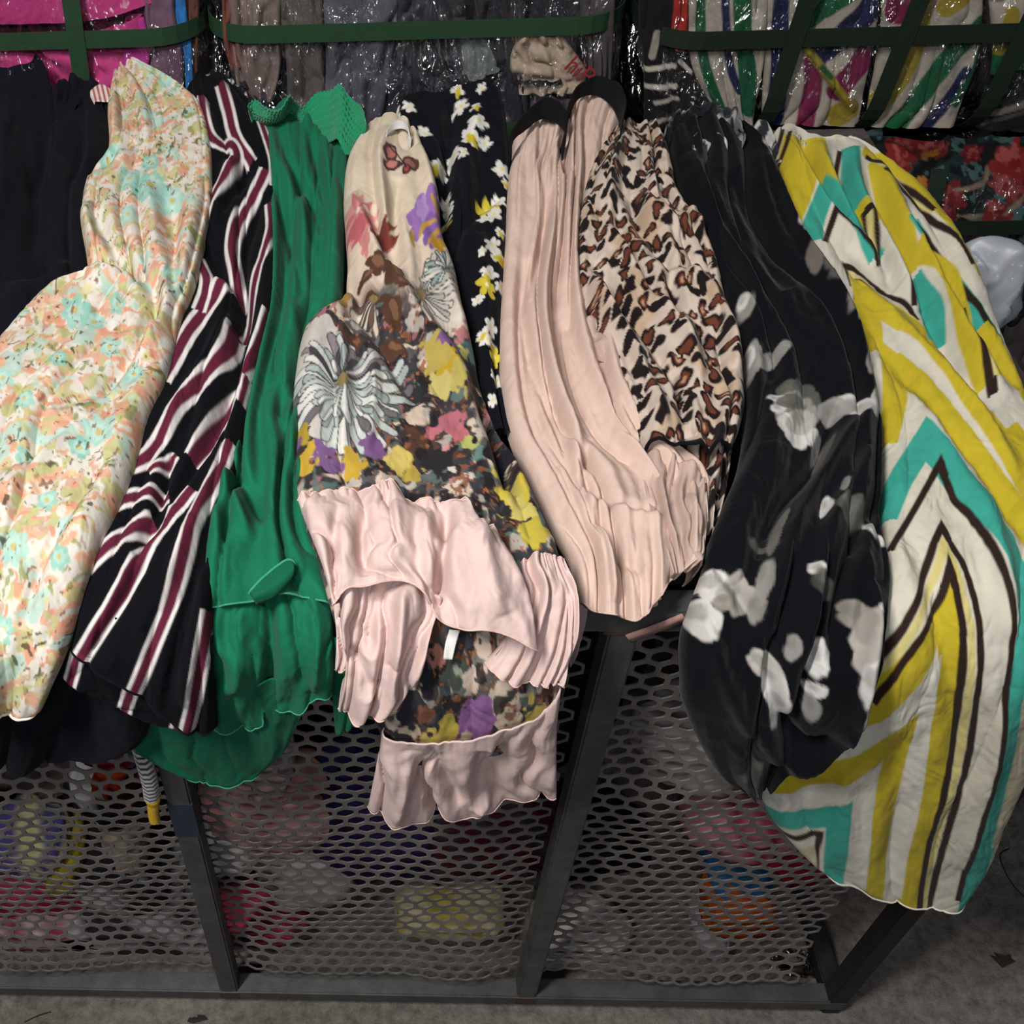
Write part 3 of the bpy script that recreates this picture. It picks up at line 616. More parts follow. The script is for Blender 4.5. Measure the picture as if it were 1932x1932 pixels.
ruffle('ruffle', [[(720,1380),(800,1388),(900,1378),(1000,1345),(1058,1290)],[(712,1440),(800,1442),(900,1440),(1050,1410)],[(694,1524),(735,1529),(790,1520),(830,1512),(875,1528),(930,1516),(980,1512),(1022,1498),(1050,1490)]], (.052, .045, .034), [(.010, 8, .5, 71, -1, (-.1, .6)), (.004, 14, .5, 72, 0, (0, .5))], strokes=[(-.014, 14, [(912,1400),(905,1440),(900,1510)]), (.01, 14, [(770,1400),(765,1450),(745,1520)]), (-.010, 12, [(820,1410),(840,1450),(870,1500)])], top=False)
ruffle('ruffle', [[(640,1105),(700,1098),(760,1092),(834,1135)],[(643,1180),(690,1172),(740,1180),(812,1200)],[(652,1262),(690,1242),(740,1250),(795,1262)],[(638,1338),(665,1343),(700,1332),(752,1322)]], (.066, .064, .060, .05), [(.008, 6, .7, 73, -1)], strokes=[(-.016, 12, [(712,1110),(700,1180),(695,1230)]), (.012, 14, [(760,1110),(750,1190),(742,1250)]), (-.01, 14, [(650,1225),(680,1245),(700,1300)])], top=False, under=.03)
ruffle('ruffle', [[(622,1110),(690,1100)],[(634,1190),(700,1180)],[(632,1265),(655,1250),(700,1215)]], (.05, .05, .048), [(.008, 3, 1.2, 79, -1)], top=False)
ruffle('ruffle', [[(984,1062),(1030,1056),(1064,1060)],[(985,1120),(1040,1120),(1088,1120)],[(955,1200),(1030,1200),(1088,1200)],[(916,1252),(975,1282),(1062,1278)]], (.056, .058, .056, .054), [(.007, 7, .6, 75, -1), (.003, 14, 1, 76, -1, (.3, 0))])
ruffle('ruffle', [[(562,946),(600,938),(650,928),(700,926),(730,922),(770,938),(812,946),(840,958),(870,960),(900,985),(935,990)],[(584,1000),(660,985),(740,985),(820,1000),(890,1010),(962,1040)],[(612,1080),(670,1060),(740,1050),(825,1080),(900,1100),(1000,1120)],[(628,1142),(655,1112),(690,1108),(755,1096),(800,1122),(828,1168),(870,1186),(915,1186),(965,1200),(1016,1228)]], (.074, .080, .082, .082), [(.006, 9, .8, 77, -1), (.004, 26, 1, 78, -1, (.3, 0))],
       strokes=[(-.016, 10, [(845,965),(840,1020),(832,1090),(828,1150)]), (.012, 16, [(800,970),(810,1040),(815,1110)]), (.010, 18, [(900,1000),(925,1080),(950,1160)]), (-.012, 12, [(690,960),(680,1020),(690,1090)]), (-.008, 10, [(640,960),(630,1020),(640,1090)]), (.008, 14, [(740,960),(745,1020),(740,1080)])], under=.05)
c = Cloth([[(848,1188),(868,1190)],[(840,1215),(860,1218)],[(836,1243),(854,1244)]], lift=(.062, .062, .062), bulge=.001, step=4, under=.003)
c.build('care_label', cloth_mat('white_label', h2l('d9d9d6')), g)
c = Cloth([[(728,256),(744,234),(758,232),(772,250)],[(726,268),(744,250),(762,250),(776,266)]], lift=(.09, .085), bulge=.004, step=3); c.build('neck_binding', cloth_mat('white_binding', h2l('cfcdc9')), g)

# --- peach tulle skirt with black waistband
g = skirt('peach_tulle_skirt', 'pale peach pleated tulle skirt with a wide black waistband, left of the leopard skirt', at=(.2, .98, .87))
m_pe = cloth_mat('peach_tulle', h2l('dcc1b3'), rough=.85, sheen=.1, bump=.15, transl=.15); m_bk = cloth_mat('black_elastic', h2l('0f1013'), sheen=.02, rough=.9, bump=.3)
m_tu = cloth_mat('sheer_tulle', h2l('dcc4b8'), rough=.85, sheen=.08, bump=.1, transl=.25, alpha=.72)
c = Cloth([[(966,268),(985,248),(1020,228),(1050,240),(1068,258),(1074,226),(1082,200),(1120,184),(1150,205),(1168,245)],[(965,300),(1062,285),(1080,262),(1158,270)],[(958,350),(1140,340)],[(953,450),(1125,450)],[(945,560),(1130,560)],[(940,660),(1172,660)],[(945,760),(1202,760)],[(965,850),(1240,850)],[(1005,930),(1328,915)],[(1045,1010),(1332,985)],[(1080,1080),(1325,1055)],[(1088,1135),(1110,1152),(1150,1158),(1195,1163),(1255,1108),(1318,1078)]],
    lift=(.06, .03, .022, .02), bulge=.024, step=2.6, auto=[(.007, 10, 2.5, 81, -1), (.003, 18, 2, 82, -1, (.3, 0)), (.005, 17, 1.5, 83, -1, (.55, .9))],
    strokes=[(-.02, 10, [(1066,262),(1062,310),(1070,370)]), (.010, 9, [(1015,250),(1005,330),(1015,420),(1000,520),(985,620),(990,720)]), (-.010, 9, [(1035,260),(1040,340),(1030,430),(1010,520),(990,600)]), (.012, 12, [(1048,300),(1055,420),(1035,520),(1020,640),(1040,760),(1080,880),(1100,1000)]), (-.012, 10, [(990,520),(985,640),(1010,760),(1050,860),(1090,960)]), (.012, 12, [(1090,420),(1075,520),(1085,640),(1120,760),(1180,880),(1280,980)]), (-.014, 12, [(1098,860),(1100,950),(1160,990),(1260,1010)]), (.010, 12, [(1130,650),(1160,780),(1230,880),(1310,940)]), (-.008, 8, [(1180,860),(1240,930),(1290,1000)]), (.012, 20, [(1100,975),(1170,1000),(1250,1020)]), (-.012, 12, [(1110,1000),(1150,1060),(1200,1100)]), (.008, 12, [(1120,1020),(1140,1090),(1150,1140)])])
c.build('body', m_pe, g); c.row_tube('raw_hem', m_pe, g, r=.0009)
c = Cloth([[(1185,1060),(1290,1040)],[(1188,1100),(1262,1080)],[(1192,1140),(1225,1150),(1252,1118)]], lift=(.03, .03, .03), bulge=.006, step=3.5, auto=[(.008, 4, 1, 84, -1)], under=.02); c.build('sheer_layer', m_tu, g)
c = Cloth([[(1208,850),(1300,885),(1332,905)],[(1220,930),(1335,960)],[(1240,1000),(1332,1020)],[(1262,1090),(1325,1066)]], lift=(.045, .045, .04), bulge=.006, step=3, auto=[(.008, 9, 1.5, 85, -1)], under=.02); c.build('sheer_layer', m_tu, g)
c = Cloth([[(1100,615),(1130,620),(1160,655)],[(1105,660),(1150,690),(1185,720)],[(1120,690),(1160,720),(1190,760)]], lift=(.05, .045, .04), bulge=.01, step=3.5, auto=[(.004, 3, 2, 86, -1)], under=.03); c.build('turned_hem', m_tu, g)
for rows in ([[(962,262),(985,225),(1015,200),(1045,198),(1072,225)],[(966,278),(990,258),(1020,234),(1050,244),(1068,268)]], [[(1072,205),(1090,170),(1125,150),(1160,165),(1178,200),(1172,240)],[(1076,222),(1090,200),(1120,188),(1148,205),(1165,238),(1168,255)]]):
    c = Cloth(rows, lift=(.10, .080), bulge=.006, step=3, auto=[(.002, 3, 1, 4, 0)], under=.05); c.build('waistband', m_bk, g)

# --- leopard print skirt
g = skirt('leopard_skirt', 'leopard print chiffon skirt with black edging, bunched up right of the peach skirt', at=(.33, 1.0, .88))
m_le = cloth_mat('leopard_print', attr=True, rough=.8, sheen=.05, bump=.1, transl=.1)
LS = [(.013, 12, [(1160,300),(1140,380),(1150,450)]), (-.012, 11, [(1185,400),(1200,460),(1250,520)]), (.016, 13, [(1215,370),(1225,430),(1270,470),(1300,450)]), (-.018, 13, [(1150,420),(1180,500),(1210,560),(1240,620)]), (.016, 14, [(1140,460),(1190,540),(1230,610),(1280,690),(1310,760)]), (-.016, 12, [(1120,520),(1160,600),(1220,680),(1260,770)]), (.012, 12, [(1100,560),(1150,640),(1200,720)]), (.014, 15, [(1260,520),(1320,580),(1360,660),(1380,740)]), (-.014, 12, [(1250,560),(1300,640),(1330,700)]), (-.012, 11, [(1210,500),(1270,540),(1330,540)]), (-.02, 12, [(1255,720),(1275,790),(1290,840)]), (.012, 14, [(1190,700),(1215,780),(1240,850)]), (.010, 10, [(1290,440),(1308,450),(1312,480)])]
c = Cloth([[(1150,280),(1185,262),(1238,275)],[(1115,330),(1262,330)],[(1092,410),(1278,400)],[(1084,500),(1338,490)],[(1092,590),(1370,590)],[(1128,660),(1392,680)],[(1160,740),(1399,760)],[(1183,800),(1396,805)],[(1212,868),(1262,876),(1312,884),(1370,872)]],
    lift=(.06, .05, .042, .04), bulge=.026, under=.045, step=2.2, auto=[(.005, 8, 4, 91, -1), (.003, 12, 7, 92, 0)], strokes=LS)
def leopard(c, sc=1.0):
    X, S = c.G[..., 0]*1000, c.arc
    X = X+(fbm(X/18, S/18, 2, 2)-.5)*11; S = S+(fbm(X/18, S/18, 9, 2)-.5)*11+c.h*150
    c.fill('cdbcae'); c.put(sstep(.5, .7, fbm(X/25, S/25, 5)), 'c0a68e')
    p = 13.5*sc; gx = X/p; gy = S/(p*1.45)
    ix = np.floor(gx).astype(int); iy = np.floor(gy).astype(int); best = np.full(X.shape, 9.); rad = np.zeros(X.shape); ang = np.zeros(X.shape); br = np.zeros(X.shape)
    for a in (-1, 0, 1):
        for b in (-1, 0, 1):
            cx = ix+a; cy = iy+b; h1 = _tab[cx*7 & 511, cy*13 & 511]; h2_ = _tab[cx*11+5 & 511, cy*3+9 & 511]; h3 = _tab[cx*5+77 & 511, cy*17+31 & 511]
            dx = gx-(cx+.2+.6*h1+.5*(cy % 2)-.25); dy = gy-(cy+.2+.6*h2_); el = .75+.6*h3
            d = np.hypot(dx*el, dy/el); q = d < best
            best = np.where(q, d, best); rad = np.where(q, .33+.15*h3, rad); ang = np.where(q, np.arctan2(dy, dx)+h1*6.28, ang); br = np.where(q, h2_, br)
    rr = rad*(1+.28*np.cos(2*ang)+.2*np.cos(3*ang+1))
    c.put(1-sstep(-.05, .05, best-rr), '1d1516'); c.put((1-sstep(-.05, .05, best-rr*.55))*(br > .35), '6b3a2a'); c.put((1-sstep(-.05, .05, best-rr*.3))*(br > .8), 'b98f72')
leopard(c); c.build('body', m_le, g); c.row_tube('black_edging', m_bk, g, r=.0016)
c = Cloth([[(1278,770),(1398,765)],[(1282,800),(1330,805),(1395,800)],[(1296,850),(1378,858)],[(1308,920),(1372,918)],[(1322,1012),(1350,1015)]], lift=(.03, .026, .02), bulge=.012, step=2.4, auto=[(.008, 5, 2, 95, -1)], strokes=[(.012, 12, [(1335,800),(1350,860),(1345,930)]), (-.012, 9, [(1310,800),(1318,860)])])
leopard(c, 1.1); c.build('lower_tier', m_le, g)

# --- black lily chiffon skirt
g = skirt('lily_print_skirt', 'sheer black chiffon skirt with grey and white lilies, left of the yellow zigzag skirt', at=(.47, .98, .88))
m_li = cloth_mat('lily_chiffon', attr=True, rough=.85, sheen=.06, spec=.03, bump=.1)
c = Cloth([[(1252,275),(1300,262),(1350,262),(1412,280)],[(1256,310),(1455,310)],[(1272,390),(1482,400)],[(1318,480),(1518,495)],[(1362,580),(1586,590)],[(1395,680),(1627,690)],[(1402,780),(1654,790)],[(1392,880),(1656,900)],[(1362,960),(1653,1000)],[(1330,1050),(1673,1090)],[(1300,1150),(1664,1180)],[(1282,1250),(1642,1280)],[(1298,1350),(1572,1365)],[(1340,1420),(1500,1405)],[(1392,1455),(1450,1442)]],
    lift=(.055, .04, .035, .035, .035), bulge=.026, under=.035, step=2.6, auto=[(.005, 6, 4, 101, -1), (.003, 9, 7, 103, 0)],
    strokes=[(.012, 14, [(1290,330),(1340,460),(1400,580),(1430,680)]), (-.016, 20, [(1370,360),(1420,480),(1470,600)]), (.012, 12, [(1440,330),(1500,500),(1560,600),(1620,720)]), (.014, 15, [(1640,800),(1560,900),(1500,1000),(1440,1120),(1400,1200)]), (-.018, 14, [(1560,800),(1530,900),(1460,980),(1420,1080)]), (-.018, 14, [(1650,960),(1600,1040),(1560,1130),(1540,1230)]), (.012, 15, [(1620,900),(1560,1010),(1520,1100),(1490,1230)]), (.014, 16, [(1600,1060),(1620,1140),(1600,1220),(1590,1300)]), (-.016, 14, [(1430,1180),(1440,1280),(1500,1350),(1580,1330)]), (.016, 18, [(1420,1330),(1480,1380),(1560,1350),(1620,1280)]), (-.010, 14, [(1330,1060),(1380,1130),(1420,1180)]), (.010, 16, [(1310,1160),(1350,1250),(1420,1340)])])
c.fill('0f1015'); c.put(.8*sstep(.48, .62, fbm(c.U*5, c.V*2.2, 14)), '0c0d11')
wht, gry, dk = 'cfccc8', '8d8a86', '55554f'
for k, (col, x, y, r, sx, sy, rot, pet) in enumerate([(gry,1395,620,17,.8,1.2,.2,0),(wht,1390,610,10,.9,1.2,0,0),(gry,1410,715,24,.6,1.3,.1,3),(wht,1404,705,12,.7,1.5,0,0),(gry,1445,712,26,1.4,.5,-.5,0),
    (dk,1490,790,40,1.1,.8,.2,5),(gry,1485,815,42,1.0,.9,.2,5),(wht,1492,850,36,1.15,.8,.3,4),(wht,1452,790,12,1.4,.6,.3,0),(wht,1455,812,14,1,1,0,4),('a9a59f',1500,830,26,1,.9,0,4),(dk,1478,800,20,1.4,.7,0,0),(wht,1600,815,34,1.3,.6,.2,3),(gry,1560,815,30,1.2,.6,.1,3),(gry,1530,870,16,.5,1.5,.3,0),(wht,1640,790,26,.5,1.3,.5,0),(dk,1560,560,30,.9,1.2,.2,4),('6e655f',1520,540,24,.7,1.3,0,4),('77726c',1590,620,24,.6,1.4,.3,4),(wht,1600,650,12,.6,1.4,.2,0),(gry,1630,720,22,.7,1.4,.2,3),
    (wht,1490,420,15,1.2,.8,.3,4),(wht,1450,310,18,1.3,.6,.1,3),(wht,1495,470,12,.7,1.2,0,3),('b9b6b6',1505,485,10,.8,1.3,.4,3),('5a5650',1545,880,20,.3,1.8,.5,0),(gry,1570,970,12,.5,1.5,.3,0),(wht,1540,1000,16,.6,1.2,.2,3),(dk,1585,1010,28,1.2,.8,0,4),(wht,1630,1030,15,.8,1.2,-.4,3),(wht,1645,1040,12,1.3,.6,.6,0),('55534f',1420,1055,18,1.6,.45,.1,0),
    (wht,1340,1115,32,1.2,.8,.3,4),(wht,1315,1165,30,.9,1.0,.2,3),('a5a099',1375,1130,34,1.1,.9,.1,4),('8d887f',1350,1140,18,1.2,.7,0,0),(gry,1420,1110,22,.5,1.5,.4,0),('6f6e66',1455,1030,26,.3,1.8,.45,0),(gry,1405,1150,18,.6,1.3,.2,3),(wht,1512,1100,14,1.1,.6,.3,3),('3f443d',1525,1120,22,1.3,.8,.3,0),
    (wht,1435,1250,32,.6,1.4,-.4,3),(wht,1452,1290,28,.7,1.1,-.1,3),('b9b4ae',1415,1225,24,1.2,.7,.5,3),(gry,1465,1200,18,.7,1,.3,3),(wht,1520,1220,22,.8,1.2,.2,3),(wht,1515,1262,16,1.2,.6,-.2,3),(gry,1510,1285,16,.9,1,.2,3),('aaa49c',1600,1190,34,.8,1.2,.4,4),('8e8880',1585,1160,26,1.1,.8,.2,3),(wht,1605,1240,28,.9,1.1,.2,3),('b3aea6',1610,1280,20,.8,1.1,.2,3),(wht,1630,1150,14,1,.5,.3,0),(wht,1466,1305,9,.6,1.3,.2,0),('3b3a38',1400,1410,24,1,.8,0,4),('454340',1420,1385,16,1,.8,0,3)]):
    c.blob(col, x, y, r, pet, .18, rot, sx, sy, soft=3.0, wob=.16, a=.9); c.blob('6a6862', x-r*.25*sx, y-r*.3*sy, r*.45, 0, 0, rot, sx, sy, soft=5, wob=.3, a=.5)
c.build('body', m_li, g)
c = Cloth([[(1247,280),(1262,245),(1300,218),(1340,212),(1375,225),(1405,262)],[(1256,292),(1275,268),(1305,250),(1340,248),(1370,262),(1396,284)]], lift=(.085, .06), bulge=.012, step=2.4, auto=[(.005, 16, .6, 105, -1)], under=.05)
c.fill('2b2c33'); n = vn(c.bx/22, c.by/20, 4); c.put(sstep(.55, .75, n), 'c9c7c4'); c.put(sstep(.62, .8, vn(c.bx/9, c.by/30, 8))*.7, '84868c'); c.build('shirred_waistband', m_li, g)
c = Cloth([[(1290,268),(1320,262),(1350,268),(1375,282)],[(1300,300),(1330,302),(1360,300)],[(1312,314),(1330,318),(1345,310)]], lift=(.075, .07, .068), bulge=.006, step=2.6, auto=[(.006, 6, 1, 106, -1)], under=.03)
c.fill('c2beb8'); c.put(sstep(.5, .6, vn(c.bx/8, c.by/14, 3)), '3a3a3f'); c.build('inner_facing', m_li, g)
c = Cloth([[(1400,262),(1425,250),(1450,262)],[(1420,300),(1462,300)],[(1450,350),(1480,345)],[(1470,430),(1500,425)],[(1498,505),(1530,490)]], lift=(.05, .04, .035), bulge=.012, step=2.8, auto=[(.007, 4, 6, 107, -1)], under=.04)
c.fill('2b2c34'); c.put(sstep(.58, .66, fbm(c.bx/16, c.by/16, 6)), 'bdbab6'); c.build('side_ruffle', m_li, g)

# --- yellow zigzag skirt
g = skirt('zigzag_skirt', 'yellow, turquoise, brown and white zigzag print skirt hanging over the right corner', at=(.62, .95, .87))
m_ye = cloth_mat('zigzag_print', attr=True, rough=.75, sheen=.05, bump=.1, transl=.15)
c = Cloth([[(1446,288),(1475,276),(1515,296),(1560,300),(1605,292)],[(1456,340),(1540,330),(1600,312),(1650,322)],[(1465,420),(1740,385)],[(1500,500),(1806,480)],[(1550,590),(1850,570)],[(1600,690),(1885,670)],[(1640,800),(1930,780)],[(1650,920),(1985,900)],[(1655,1040),(2010,1040)],[(1650,1150),(2015,1180)],[(1620,1260),(1990,1300)],[(1540,1370),(1950,1410)],[(1446,1440),(1900,1520)],[(1434,1500),(1872,1590)],[(1480,1562),(1650,1630),(1845,1640)],[(1540,1612),(1640,1650),(1740,1672),(1815,1680)]],
    lift=(.04, .02, .015, .015, .015), bulge=.026, step=2.5, auto=[(.003, 5, 3, 111, -1), (.0025, 6, 8, 112, 0)],
    strokes=[(.016, 12, [(1470,290),(1500,370),(1550,450),(1640,540)]), (-.014, 10, [(1500,310),(1530,390),(1580,460)]), (.014, 12, [(1530,310),(1545,370),(1600,460),(1660,560)]), (-.016, 12, [(1560,330),(1580,400),(1620,480),(1680,580)]), (.014, 14, [(1595,320),(1600,400),(1660,520),(1720,620)]), (.012, 14, [(1640,340),(1680,440),(1740,540),(1800,680),(1880,800)]), (-.012, 12, [(1620,360),(1650,440),(1700,540),(1760,680),(1850,820)]), (-.010, 12, [(1690,430),(1760,540),(1820,660),(1900,780)]), (.010, 14, [(1600,560),(1700,680),(1800,800),(1900,950)]), (-.008, 14, [(1640,680),(1720,790),(1820,920),(1920,1060)]), (.008, 22, [(1700,760),(1760,900),(1850,1060),(1880,1250)]), (-.006, 20, [(1660,960),(1720,1100),(1780,1280),(1780,1450)]), (.006, 24, [(1850,1200),(1850,1400),(1800,1600)]), (.006, 26, [(1580,1380),(1580,1500),(1570,1600)]), (-.005, 20, [(1660,1330),(1680,1450),(1660,1620)])])
YE, TQ, BR, PA, WH, TN = 'c6b22e', '3fa796', '2f201b', 'd8ca85', 'dcd8cb', 'c3b89c'
c.fill('d9d3c2'); c.put(sstep(.5, .7, fbm(c.bx/60, c.by/90, 3))*.5, 'c9c6bb')
ZZ = [
    (YE,16,[(1484,305),(1470,366),(1464,415)]),(YE,19,[(1513,345),(1497,405),(1478,452)]),(YE,19,[(1522,305),(1528,359),(1555,398),(1594,440),(1622,485)]),(BR,4,[(1466,282),(1458,312),(1446,342)]),(BR,4,[(1477,296),(1468,325),(1456,350)]),
    (TQ,15,[(1521,495),(1526,450),(1545,412)]),(TQ,15,[(1545,412),(1567,436),(1602,483),(1638,530)]),(BR,5.5,[(1542,500),(1557,456)]),(BR,5.5,[(1557,456),(1586,483),(1629,522),(1643,540)]),
    (BR,4.5,[(1592,582),(1582,538)]),(BR,4.5,[(1582,538),(1633,572),(1687,607),(1715,645)]),(PA,4.5,[(1597,595),(1591,556)]),(PA,5,[(1591,556),(1652,600),(1711,646),(1752,692)]),(BR,5,[(1598,616),(1602,572)]),(BR,5.5,[(1602,572),(1672,623),(1730,673),(1770,730)]),
    (YE,18,[(1614,605),(1622,660),(1632,700)]),(YE,19,[(1620,604),(1660,632),(1711,672),(1769,742),(1827,828),(1885,912),(1945,1000)]),(YE,17,[(1668,730),(1672,794),(1656,870)]),(YE,19,[(1664,722),(1711,768),(1769,842),(1827,920),(1885,990),(1940,1060)]),
    (TQ,19,[(1722,878),(1700,912),(1680,945),(1656,1005)]),(TQ,[16,20,21,21,21,20,19,18],[(1722,880),(1760,930),(1800,982),(1848,1035),(1884,1090),(1902,1152),(1900,1222),(1886,1338),(1864,1455),(1833,1571),(1810,1682)]),
    (BR,6.5,[(1747,925),(1725,965),(1703,1004),(1664,1068)]),(BR,5.5,[(1747,925),(1773,980),(1803,1020),(1839,1078),(1866,1152),(1871,1222),(1866,1300),(1848,1416),(1819,1533),(1790,1655)]),
    (PA,7,[(1757,1066),(1738,1110),(1709,1158),(1672,1204),(1640,1248)]),(PA,6.5,[(1757,1066),(1776,1105),(1796,1160),(1804,1202),(1805,1280),(1795,1365),(1776,1445),(1757,1523),(1741,1600),(1727,1672)]),
    (BR,7,[(1754,1034),(1728,1090),(1699,1144),(1664,1191),(1636,1226)]),(BR,6,[(1754,1036),(1773,1067),(1804,1125),(1819,1199),(1819,1280),(1808,1369),(1788,1455),(1769,1533),(1753,1610),(1738,1676)]),
    (YE,[14,22,24,22],[(1762,1140),(1730,1190),(1690,1235),(1640,1280),(1600,1330)]),(YE,[14,20,20,19,19],[(1763,1145),(1768,1190),(1768,1260),(1758,1340),(1742,1420),(1728,1500),(1714,1580),(1700,1672)]),
    (BR,6.5,[(1763,1096),(1746,1144),(1718,1179),(1680,1218),(1648,1257),(1630,1280)]),(BR,6.5,[(1763,1096),(1779,1144),(1790,1202),(1791,1280),(1782,1358),(1765,1435),(1746,1513),(1730,1591),(1717,1676)]),
    (WH,15,[(1735,1265),(1715,1290),(1672,1312),(1617,1340),(1555,1390)]),(WH,17,[(1733,1268),(1724,1320),(1715,1380),(1701,1475),(1680,1572),(1668,1650)]),
    (YE,17,[(1688,1345),(1650,1368),(1594,1398),(1517,1418),(1440,1458)]),(YE,19,[(1685,1345),(1674,1390),(1664,1436),(1648,1513),(1636,1590),(1626,1650)]),
    (WH,14,[(1625,1425),(1594,1440),(1517,1465),(1435,1482)]),(WH,19,[(1618,1430),(1611,1470),(1606,1533),(1596,1640)]),
    (TQ,14,[(1575,1482),(1548,1494),(1497,1506),(1430,1512)]),(TQ,17,[(1568,1488),(1563,1530),(1560,1625)]),(BR,5,[(1535,1530),(1500,1538),(1450,1540)]),(BR,5.5,[(1534,1530),(1528,1570),(1526,1610)]),(TN,16,[(1508,1556),(1512,1580),(1510,1600)]),
    (TQ,14,[(1590,322),(1594,378),(1606,432)]),(BR,5,[(1571,326),(1568,350),(1566,382)]),(YE,16,[(1638,350),(1656,405),(1668,452),(1687,499),(1701,545)]),
    (BR,6,[(1645,333),(1695,353),(1740,385)]),(TQ,10,[(1705,362),(1750,405),(1792,460)]),(YE,9,[(1612,330),(1664,347),(1711,386),(1750,433),(1796,491),(1835,560)]),(PA,5,[(1640,356),(1690,396),(1740,445)]),(BR,4.5,[(1617,341),(1664,366),(1711,405),(1745,440)]),(BR,5,[(1650,370),(1703,417),(1750,464),(1792,505),(1815,545)]),
    (TQ,13,[(1703,460),(1750,530),(1796,592),(1835,650),(1862,695)]),(BR,6,[(1695,444),(1742,499),(1788,568),(1827,623),(1866,689),(1908,765)]),
    (YE,19,[(1710,512),(1740,528),(1769,561),(1788,619),(1808,685),(1845,770)]),(TQ,16,[(1705,555),(1722,585),(1740,620),(1752,680)]),(BR,5.5,[(1693,545),(1700,575),(1708,618)]),(BR,9,[(1617,444),(1630,490),(1641,537)]),(PA,3.5,[(1620,455),(1632,500),(1640,525)]),
    (BR,8,[(1798,615),(1819,697),(1850,790)]),(PA,4,[(1810,640),(1828,705),(1850,765)]),(YE,13,[(1831,655),(1885,735),(1940,835)]),(TN,20,[(1925,1200),(1905,1400),(1870,1560)]),(BR,6,[(1900,880),(1935,930)]),(YE,13,[(1880,850),(1940,925)])][:]
ZZ = [[c_, (np.array(h_) if not np.isscalar(h_) else h_)*(1.17 if c_ in (YE, TQ) else 1.0), [tuple(map(float, p_)) for p_ in q_]] for c_, h_, q_ in ZZ]
def mitre(A, B):
    """the point where two arms of a chevron meet, with square-cut outer edges"""
    for ia in (0, -1):
        for ib in (0, -1):
            p, q = np.array(A[2][ia]), np.array(B[2][ib])
            if np.hypot(*(p-q)) < 13:
                def arm(P_, i_):
                    w = np.array(P_ if i_ == 0 else P_[::-1]); L_ = np.r_[0, np.cumsum(np.hypot(*np.diff(w, axis=0).T))]
                    return np.array([np.interp(30, L_, w[:, 0]), np.interp(30, L_, w[:, 1])])-w[0]
                o_ = (p+q)/2; u1, u2 = arm(A[2], ia), arm(B[2], ib); u1 /= np.hypot(*u1); u2 /= np.hypot(*u2)
                h_ = float(np.atleast_1d(A[1])[0 if ia == 0 else -1])
                n1 = np.array([-u1[1], u1[0]]); n1 *= -np.sign(n1@u2); n2 = np.array([-u2[1], u2[0]]); n2 *= -np.sign(n2@u1)
                x, y = c.bx-o_[0], c.by-o_[1]; f = np.maximum(x*n1[0]+y*n1[1], x*n2[0]+y*n2[1])
                return (1-sstep(-1.8, 1.8, np.abs(f)-h_))*(np.hypot(x, y) < max(4.2*h_, 14))*(np.minimum(-(x*u1[0]+y*u1[1]), -(x*u2[0]+y*u2[1])) < 3.5*h_)
    return None
WEDGE = {}
for k in range(len(ZZ)-1):
    if ZZ[k][0] == ZZ[k+1][0]: WEDGE[k+1] = mitre(ZZ[k], ZZ[k+1])
for k, (col, hw, pts) in enumerate(ZZ):
    c.stripe(col, hw, pts, 1.8, butt=True)
    if WEDGE.get(k) is not None: c.put(WEDGE[k], col)
c.build('body', m_ye, g); c.row_tube('hem', cloth_mat('zigzag_hem', h2l('d8d2c0')), g, r=.0012)
c = Cloth([[(1470,282),(1490,270),(1515,280)],[(1490,296),(1525,292),(1545,285)]], lift=(.06, .05), bulge=.006, step=2.6, auto=[(.005, 6, 1, 3, -1)], under=.03); c.fill('c8c6c2'); c.put(sstep(.6, .66, vn(c.bx/7, c.by/7, 2)), '2d2a28'); c.build('waist_gather', m_ye, g)
c = Cloth([[(1560,308),(1580,292),(1600,294),(1606,312)],[(1555,330),(1585,318),(1600,322)]], lift=(.05, .045), bulge=.008, step=2.6, under=.03); c.fill('d5cfbd'); c.stripe(YE, 9, [(1578,300),(1596,304)]); c.stripe(BR, 3, [(1588,320),(1602,306)]); c.build('waist_loop', m_ye, g)
c = Cloth([[(1850,1560),(1900,1500)],[(1858,1580),(1915,1490)],[(1862,1600),(1880,1590)]], lift=(.012, .012, .01), bulge=.004, step=3); c.fill('d7d0c6'); c.stripe(TQ, 9, [(1860,1580),(1880,1570)]); c.build('inner_hem', m_ye, g)
# ------------------------------------------------------------------ wrapped bales behind the cage
def film_mat(name, tint=(.9, .92, .95), refl=.16, bump=.5, scale=14, rough=.09):
    mt, nt, b = nodes_of(name); N = nt.nodes; L = nt.links; N.remove(b)
    tr = N.new('ShaderNodeBsdfTransparent'); tr.inputs[0].default_value = (*tint, 1)
    gl = N.new('ShaderNodeBsdfGlossy'); gl.inputs['Roughness'].default_value = rough; gl.inputs[0].default_value = (1, 1, 1, 1)
    tc = N.new('ShaderNodeTexCoord'); mp = N.new('ShaderNodeMapping'); mp.inputs['Scale'].default_value = (2.2, 1, .7)
    nz = N.new('ShaderNodeTexNoise'); nz.inputs['Scale'].default_value = scale; nz.inputs['Detail'].default_value = 4; nz.inputs['Distortion'].default_value = .8
    L.new(tc.outputs['Object'], mp.inputs[0]); L.new(mp.outputs[0], nz.inputs['Vector'])
    bp = N.new('ShaderNodeBump'); bp.inputs['Strength'].default_value = bump; bp.inputs['Distance'].default_value = .22
    L.new(nz.outputs['Fac'], bp.inputs['Height']); L.new(bp.outputs[0], gl.inputs['Normal'])
    gl.inputs[0].default_value = (refl, refl, refl, 1)
    mx = N.new('ShaderNodeAddShader'); L.new(tr.outputs[0], mx.inputs[0]); L.new(gl.outputs[0], mx.inputs[1])
    L.new(mx.outputs[0], N['Material Output'].inputs[0])
    return mt
